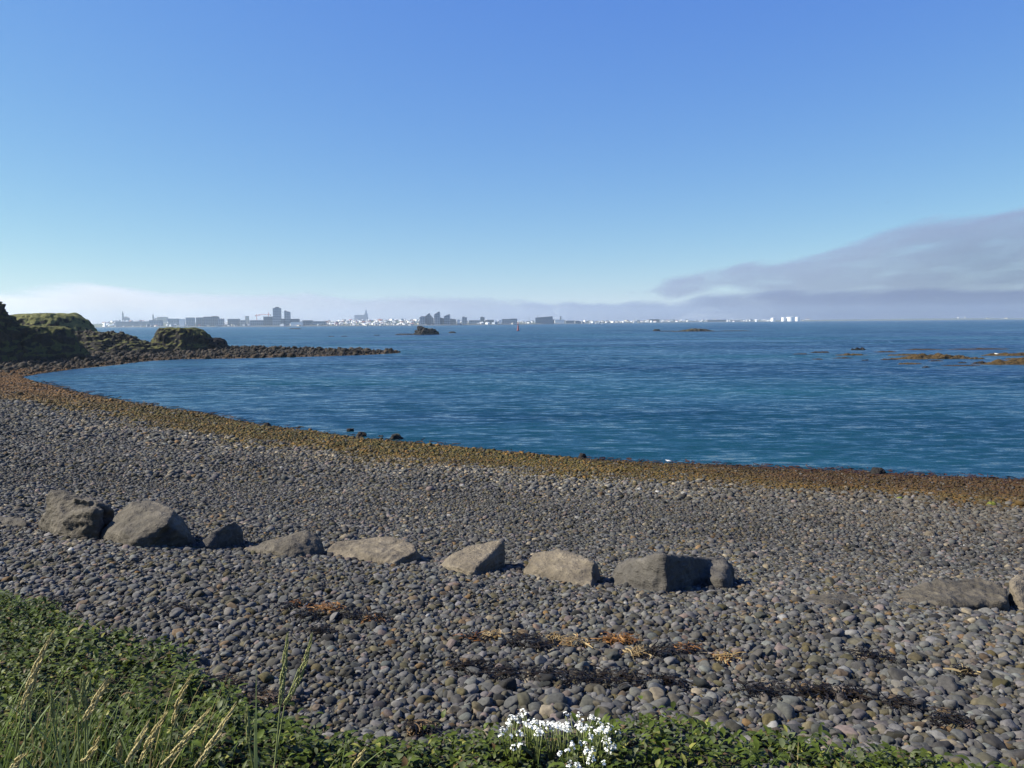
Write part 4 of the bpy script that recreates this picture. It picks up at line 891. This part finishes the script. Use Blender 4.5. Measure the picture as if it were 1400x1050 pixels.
M_FOGGED = plain('fog_faded_stone', (.52, .53, .56))  # the church's fading into fog is put into this pale colour
o, k = town_root('church', 495, 1., 'large stepped grey church faint on the ridge, tower half lost in fog', 'church')
zt = top_h(495, 423.5, k, o); zb = top_h(495, 430.6, k, o)
b = MB(); b.box((486 - 495) * k, (499 - 495) * k, 0, 16, 0, zb); b.build('nave', M_FOGGED, o)
b = MB(); a0 = (499.1 - 495) * k
b.prism([(a0, 0), (a0 + 8, 0), (a0 + 8, zb * .9), (a0 + 6.4, zb * 1.2), (a0 + 5.4, zt * .78), (a0 + 4.2, zt), (a0 + 3.0, zt * .78), (a0 + 1.8, zb * 1.2), (a0, zb)], 0, 9); b.build('tower', M_FOGGED, o)
# cranes
M_CRANE = plain('red_crane_steel', (.42, .10, .07), .6, .1, .3)
def crane(px, yt, t, j0, j1, yj, label):
    o, k = town_root('tower_crane', px, t, label, 'crane'); zt = top_h(px, yt, k, o); zj = top_h(px, yj, k, o)
    b = MB(); b.tube([(0, 0, 0), (0, 0, zt)], .55, 4); b.build('mast', M_CRANE, o)
    b = MB(); b.tube([((j0 - px) * k, -.7, zj), ((j1 - px) * k, -.7, zj)], .45, 4); b.build('jib', M_CRANE, o)
    b = MB(); e = j1 if abs(j1 - px) < abs(j0 - px) else j0; b.box((e - px) * k - 1, (e - px) * k + 1, -1.2, -.2, zj - 2.2, zj - .5); b.build('counterweight', M_GREYW, o)
crane(369.2, 427, .35, 355.5, 372, 430.2, 'red tower crane with a long jib left of the tallest tower'); crane(353, 429.6, .4, 351, 358, 431.2, 'shorter crane mast left of the long jibbed crane')
b = MB(); o, k = town_root('flag_mast', 724, .04, 'thin mast left of the glass hall', 'mast'); b.tube([(0, 0, 0), (0, 0, top_h(724, 432, k, o))], .35, 6); b.build('pole', M_GREYW, o)
b = MB(); b.lathe([(.6, 0), (.6, .5), (.3, .6)], 8); b.build('foot', M_GREYW, o)
# storage tanks
for px0, px1, yt, lab in [(1053.6, 1059.4, 434.8, 'smallest white storage tank, standing apart on the left'), (1068, 1073.8, 434.2, 'white storage tank left of the widest tank'), (1075, 1085.4, 433.6, 'widest white storage tank of the row'), (1086.8, 1092.6, 433.7, 'white storage tank at the right end of the row')]:
    px = (px0 + px1) / 2; o, k = town_root('storage_tank', px, .05, lab, 'tank', 'storage tanks on the far shore'); w_ = (px1 - px0) / 2 * k; h = top_h(px, yt, k, o)
    b = MB(); b.lathe([(w_, 0), (w_, h)], 28); b.build('shell', M_WHITE, o); b = MB(); b.lathe([(w_ * 1.02, h + .02), (w_ * 1.02, h + .35), (w_ * .5, h + 1.1), (.3, h + 1.4)], 28); b.build('roof', M_ROOFW, o)
# small houses: built once per kind, then copied
def house_proto(kind, wall, roofm):
    b = MB(); 
    if kind == 'gable':
        b.box(-.5, .5, 0, 1., 0, .68, 0); b.prism([(-.56, .685), (.56, .685), (.56, .74), (0, 1.), (-.56, .74)], -.05, 1.05, 1)
    else:
        b.box(-.5, .5, 0, 1., 0, .92, 0); b.box(-.53, .53, -.03, 1.03, .925, 1., 1); b.box(-.2, .15, .3, .7, 1.002, 1.12, 0)
    o = b.build('house', [wall, roofm]); me = o.data; bpy.data.objects.remove(o); return me
KINDS = {('white', 'gable'): house_proto('gable', M_WHITE, M_ROOFR), ('white', 'flat'): house_proto('flat', M_WHITE, M_ROOFW), ('cream', 'gable'): house_proto('gable', M_CREAM, M_ROOFG), ('grey', 'flat'): house_proto('flat', M_FGREY, M_ROOFG),
         ('dark', 'flat'): house_proto('flat', M_FDARK, M_ROOFG), ('pale', 'gable'): house_proto('gable', M_WHITE, M_ROOFW), ('grey', 'gable'): house_proto('gable', M_GREYW, M_ROOFW)}
r = np.random.default_rng(51); kk = list(KINDS)
zones = [(142, 162, 9, .75, 'left of the hill church'), (160, 212, 13, .7, 'around the two church spires'), (212, 256, 11, .7, 'between the smaller spire and the waterfront blocks'), (256, 340, 16, .35, 'behind the left waterfront blocks'), (340, 400, 12, .35, 'around the tall twin towers'), (400, 460, 18, .55, 'between the slim tower and the ridge church'),
         (455, 520, 34, .8, 'on the slope under the ridge church'), (515, 576, 34, .75, 'just left of the jagged towers'), (616, 690, 20, .6, 'between the jagged towers and the long harbour building'), (700, 735, 9, .4, 'left of the glass hall'), (757, 800, 12, .5, 'right of the glass hall'), (790, 870, 30, .6, 'along the low harbour right of the glass hall'),
         (870, 960, 24, .6, 'on the low shore left of the long dark shed'), (960, 1060, 20, .55, 'on the low shore left of the storage tanks'), (1092, 1104, 3, .8, 'just right of the storage tanks'), (1300, 1400, 4, .2, 'far along the right hand shore')]
for z0, z1, cnt, wf, where in zones:
    for j in range(cnt):
        px = r.uniform(z0, z1); t = r.uniform(.03, 1.) ** 1.2
        key = kk[int(r.choice([0, 1, 2, 5]))] if r.random() < wf else kk[int(r.choice([2, 3, 4, 6]))]
        d = shore_d(px) + t * 420; k = d / F; wpx = r.uniform(1.8, 5.0) * (1.4 if key[1] == 'flat' else 1); hpx = r.uniform(1.7, 3.4) * (1 if px < 800 else .72)
        o = bpy.data.objects.new('house', KINDS[key]); COL.objects.link(o); o.location = ((px - 700) * k, d, land_z(px, t) - .3); o.scale = (wpx * k, max(6, wpx * k * .8), hpx * k); o.rotation_euler.z = r.uniform(-.95, -.1)
        tag(o, f"small {key[0]} {'gabled' if key[1] == 'gable' else 'flat roofed'} building {where}", 'house', f'small {key[0]} {"gabled" if key[1] == "gable" else "flat roofed"} buildings {where}')
# the many more houses behind, too small to tell apart
hv, hc = [], []
hb = np.array([(-.5, 0, 0), (.5, 0, 0), (.5, 1, 0), (-.5, 1, 0), (-.5, 0, .66), (.5, 0, .66), (.5, 1, .66), (-.5, 1, .66), (0, 0, 1), (0, 1, 1)])
hf = [(0, 1, 5, 4), (1, 2, 6, 5), (2, 3, 7, 6), (3, 0, 4, 7)]; ht = [(4, 5, 8, 8), (7, 9, 6, 6), (5, 6, 9, 8), (7, 4, 8, 9)]
HF = []
for j in range(900):
    px = float(r.choice([r.uniform(142, 345), r.uniform(400, 640), r.uniform(440, 600), r.uniform(640, 960), r.uniform(960, 1060)], p=[.24, .22, .26, .23, .05])); t = r.uniform(.04, 1.05); d = shore_d(px) + t * 420; k = d / F
    a = r.uniform(-1.1, .2); w_ = r.uniform(1.4, 3.6) * k; h_ = r.uniform(1.3, 2.7) * k * (1 if px < 760 else .75); q = hb * [w_, w_ * .8, h_]; ca, sa = math.cos(a), math.sin(a)
    q = np.stack([q[:, 0] * ca - q[:, 1] * sa + (px - 700) * k, q[:, 0] * sa + q[:, 1] * ca + d, q[:, 2] + land_z(px, min(1, t)) - .4], 1); b0 = len(hv) * 10
    HF += [[b0 + i for i in dict.fromkeys(f)] for f in hf + ht]; hv.append(q); c = [(.78, .78, .76), (.78, .77, .74), (.5, .5, .48), (.22, .25, .30), (.12, .14, .18)][int(r.integers(0, 5))]; rc = [(.7, .7, .7), (.2, .21, .23), (.3, .1, .07)][int(r.choice(3, p=[.56, .40, .04]))]
    hc.append(np.array([c] * 4 + [rc] * 6))
o = mesh_np('distant_houses', np.concatenate(hv), HF, m_attr_rock('painted_house', .8, 0, .3, .2), None, False, np.concatenate(hc)); tag(o, 'mass of tiny pale houses filling the far town', 'houses', kind='stuff')
# boats and buoy
def boat(px, yw, lpx, hpx, label, mast=0):
    q = wl(px, yw); k = q[1] / F; o = empty('moored_boat', (q[0], q[1], 0)); tag(o, label, 'boat'); l = lpx / 2 * k; h = hpx * k
    b = MB(); secs = []
    for f, w_, z in [(-1, .16, .5), (-.6, .24, .42), (.2, .26, .42), (.7, .14, .5), (1, .02, .62)]: secs.append((f * l, w_ * l, z * h))
    V = [];
    for x, w_, z in secs: V += [(x, -w_, z), (x, -w_ * .6, -.3), (x, w_ * .6, -.3), (x, w_, z)]
    b.add(V, [(4 * i, 4 * i + 4, 4 * i + 5, 4 * i + 1) for i in range(4)] + [(4 * i + 1, 4 * i + 5, 4 * i + 6, 4 * i + 2) for i in range(4)] + [(4 * i + 2, 4 * i + 6, 4 * i + 7, 4 * i + 3) for i in range(4)] + [(4 * i + 3, 4 * i + 7, 4 * i + 4, 4 * i) for i in range(4)] + [(0, 1, 2, 3), (16, 19, 18, 17)])
    b.build('hull', M_WHITE, o); b = MB(); b.box(-.55 * l, .2 * l, -.16 * l, .16 * l, .44 * h, h); b.build('cabin', M_WHITE, o)
    if mast: b = MB(); b.tube([(0, 0, .45 * h), (0, 0, mast * k)], .12 * k, 5); b.build('mast', M_GREYW, o)
boat(868.3, 442.0, 5, 4, 'chunky white boat shining brightest on the low harbour', 0); boat(808, 443.0, 5, 2.4, 'white boat lying leftmost in the low harbour', 4); boat(816, 443.0, 4.6, 2.2, 'white boat in the middle of three in the low harbour', 5); boat(823.5, 443.2, 4, 2.4, 'white boat rightmost of three in the low harbour', 4)
boat(892.6, 441.2, 4, 2.4, 'white boat right of the chunky white boat'); boat(903.5, 441.0, 4, 2.0, 'low white boat furthest right off the harbour')
q = wl(708.3, 452); k = q[1] / F; o = empty('channel_buoy', (q[0], q[1], -.1)); tag(o, 'dark red pillar buoy standing in the water below the harbour', 'buoy')
m_red = plain('faded_red_paint', (.14, .03, .035), .6, .15, 2.); b = MB(); b.lathe([(.75, -.3), (.8, .15), (.7, .5), (.42, .7), (.34, 2.6), (.2, 2.75)], 14); b.build('body', m_red, o, True)
b = MB(); b.lathe([(.06, 2.76), (.06, 3.), (.32, 3.02), (.32, 3.4), (.05, 3.44)], 10); b.build('top_mark', m_red, o)
# birds
def gull(loc, rz, label, sc=1., m_body=None, fly=False):
    b = MB(); prof = [(.004, -.25), (.03, -.2), (.06, -.1), (.085, 0), (.085, .08), (.06, .15), (.04, .19), (.048, .235), (.04, .27), (.015, .3), (.004, .34)]
    pts = [(x, 0, .2 + (0 if x < .12 else (x - .12) * .55)) for _, x in prof]; b.tube(pts, [q_[0] for q_ in prof], 10)
    for sd in (-1, 1):
        if fly: b.add([(.1, .05 * sd, .22), (-.06, .05 * sd, .22), (-.1, .35 * sd, .34), (.08, .36 * sd, .35), (-.12, .68 * sd, .28), (.02, .02 * sd, .24)], [(0, 1, 2, 3), (3, 2, 4), (5, 3, 0)])
        else:
            b.add([(.1, .075 * sd, .24), (-.05, .09 * sd, .19), (-.3, .03 * sd, .2), (-.05, .07 * sd, .27)], [(0, 1, 2, 3)]); b.tube([(0, .03 * sd, .14), (.0, .03 * sd, 0)], .008, 5)
    o = b.build('gull', m_body or M_WHITE, None, True); o.location = loc; o.rotation_euler.z = rz; o.scale = (sc,) * 3; tag(o, label, 'bird'); return o
q = P(1362.5, 484.2, wl(1362.5, 487)[1] + 1.2); gull((q[0], q[1], max(.05, q[2] - .1)), 2.6, 'white gull perched on the reef at the right edge', .7)
q = ground(914, 634); gull(q + np.array([0, 0, .03]), 2.9, 'small white gull standing at the waterline right of centre', .28)
gull(P(1213, 278, 160), .6, 'dark bird flying high on the right of the sky', .6, plain('dark_plumage', (.06, .06, .07)), True)

# ------------------------------------------------------------------ haze and fog
b = MB(); b.box(-4600, 4600, -60, 4700, -6, 75); m = bpy.data.materials.new('haze_air'); m.use_nodes = True; nt = m.node_tree; nt.nodes.remove(nt.nodes['Principled BSDF'])
pv = N(nt, 'ShaderNodeVolumePrincipled', Density=1.3e-4, Anisotropy=.3); pv.inputs['Color'].default_value = (.70, .86, 1, 1); L(nt, pv.outputs[0], nt.nodes['Material Output'].inputs['Volume'])
o = b.build('haze', m); tag(o, 'thin pale blue sea haze over the bay', 'haze', kind='stuff')

def fog(name, label, px0, px1, tops, bots, zmax, dens, soft, namp, colr, aniso, nscale=(.0022, .002, .0042), y0=5200, y1=6000, ramp_=None):
    D = 5500.; kx = D / F; x0, x1 = (px0 - 700) * kx, (px1 - 700) * kx
    b = MB(); b.box(x0, x1, y0, y1, -20, zmax)
    m = bpy.data.materials.new(name + '_vapour'); m.use_nodes = True; nt = m.node_tree; nt.nodes.remove(nt.nodes['Principled BSDF'])
    tc = N(nt, 'ShaderNodeTexCoord').outputs['Object']; s_ = N(nt, 'ShaderNodeSeparateXYZ'); L(nt, tc, s_.inputs[0])
    mp = N(nt, 'ShaderNodeMapping'); mp.inputs['Scale'].default_value = nscale; L(nt, tc, mp.inputs[0])
    nz_ = noise_(nt, mp.outputs[0], 1., 8, .62); d_ = math_(nt, 'MULTIPLY', math_(nt, 'SUBTRACT', nz_, .5), namp)
    u = math_(nt, 'DIVIDE', math_(nt, 'SUBTRACT', s_.outputs['X'], x0), x1 - x0)
    def curve(lst):
        n = nt.nodes.new('ShaderNodeFloatCurve'); c = n.mapping.curves[0]
        pts = [((q - px0) / (px1 - px0), max(0, min(1, ((hz(q) - y) * kx + H) / zmax))) for q, y in lst]
        while len(c.points) < len(pts): c.points.new(.5, .5)
        for p_, (a_, b_) in zip(c.points, pts): p_.location = (a_, b_)
        n.mapping.update(); L(nt, u, n.inputs['Value']); return math_(nt, 'MULTIPLY', n.outputs[0], zmax)
    def ss(v, lo, hi):
        n = N(nt, 'ShaderNodeMapRange', interpolation_type='SMOOTHSTEP'); L(nt, v, n.inputs[0]); n.inputs[1].default_value = lo; n.inputs[2].default_value = hi; return n.outputs[0]
    k = ss(math_(nt, 'ADD', math_(nt, 'SUBTRACT', curve(tops), s_.outputs['Z']), d_), -soft * .2, soft)
    if bots: k = math_(nt, 'MULTIPLY', k, ss(math_(nt, 'ADD', math_(nt, 'SUBTRACT', s_.outputs['Z'], curve(bots)), d_), -soft * .2, soft * 1.3))
    mp2 = N(nt, 'ShaderNodeMapping'); mp2.inputs['Scale'].default_value = tuple(q * 2.1 for q in nscale); L(nt, tc, mp2.inputs[0])
    k = math_(nt, 'MULTIPLY', k, ss(noise_(nt, mp2.outputs[0], 1., 4, .6), .18, .62))
    pv = N(nt, 'ShaderNodeVolumePrincipled', Anisotropy=aniso); pv.inputs['Color'].default_value = (*colr, 1)
    if ramp_: L(nt, ramp(nt, u, [(.30, colr), (.72, ramp_)]), pv.inputs['Color'])     # dimmer light away from the sun is put into the fog colour
    L(nt, math_(nt, 'MULTIPLY', k, dens), pv.inputs['Density']); L(nt, pv.outputs[0], nt.nodes['Material Output'].inputs['Volume'])
    o = b.build(name, m); tag(o, label, 'fog' if 'fog' in name else 'cloud', kind='stuff'); return o
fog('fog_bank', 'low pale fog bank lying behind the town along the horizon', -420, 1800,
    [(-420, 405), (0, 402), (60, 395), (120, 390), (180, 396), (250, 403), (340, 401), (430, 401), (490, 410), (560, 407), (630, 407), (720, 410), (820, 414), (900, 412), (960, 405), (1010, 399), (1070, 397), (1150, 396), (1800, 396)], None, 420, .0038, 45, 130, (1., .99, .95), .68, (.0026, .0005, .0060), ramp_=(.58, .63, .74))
fog('cloud', 'grey lavender cloud rising from the horizon on the right', 850, 1800,
    [(850, 394), (920, 384), (960, 372), (1010, 358), (1060, 350), (1130, 350), (1165, 339), (1210, 325), (1280, 302), (1340, 280), (1400, 272), (1800, 240)],
    [(850, 392), (930, 398), (960, 402), (990, 398), (1040, 386), (1080, 390), (1110, 408), (1150, 430), (1300, 434), (1800, 434)], 1250, .0019, 45, 270, (.60, .645, .735), .5, (.0026, .0004, .0058), y0=6100, y1=6900)
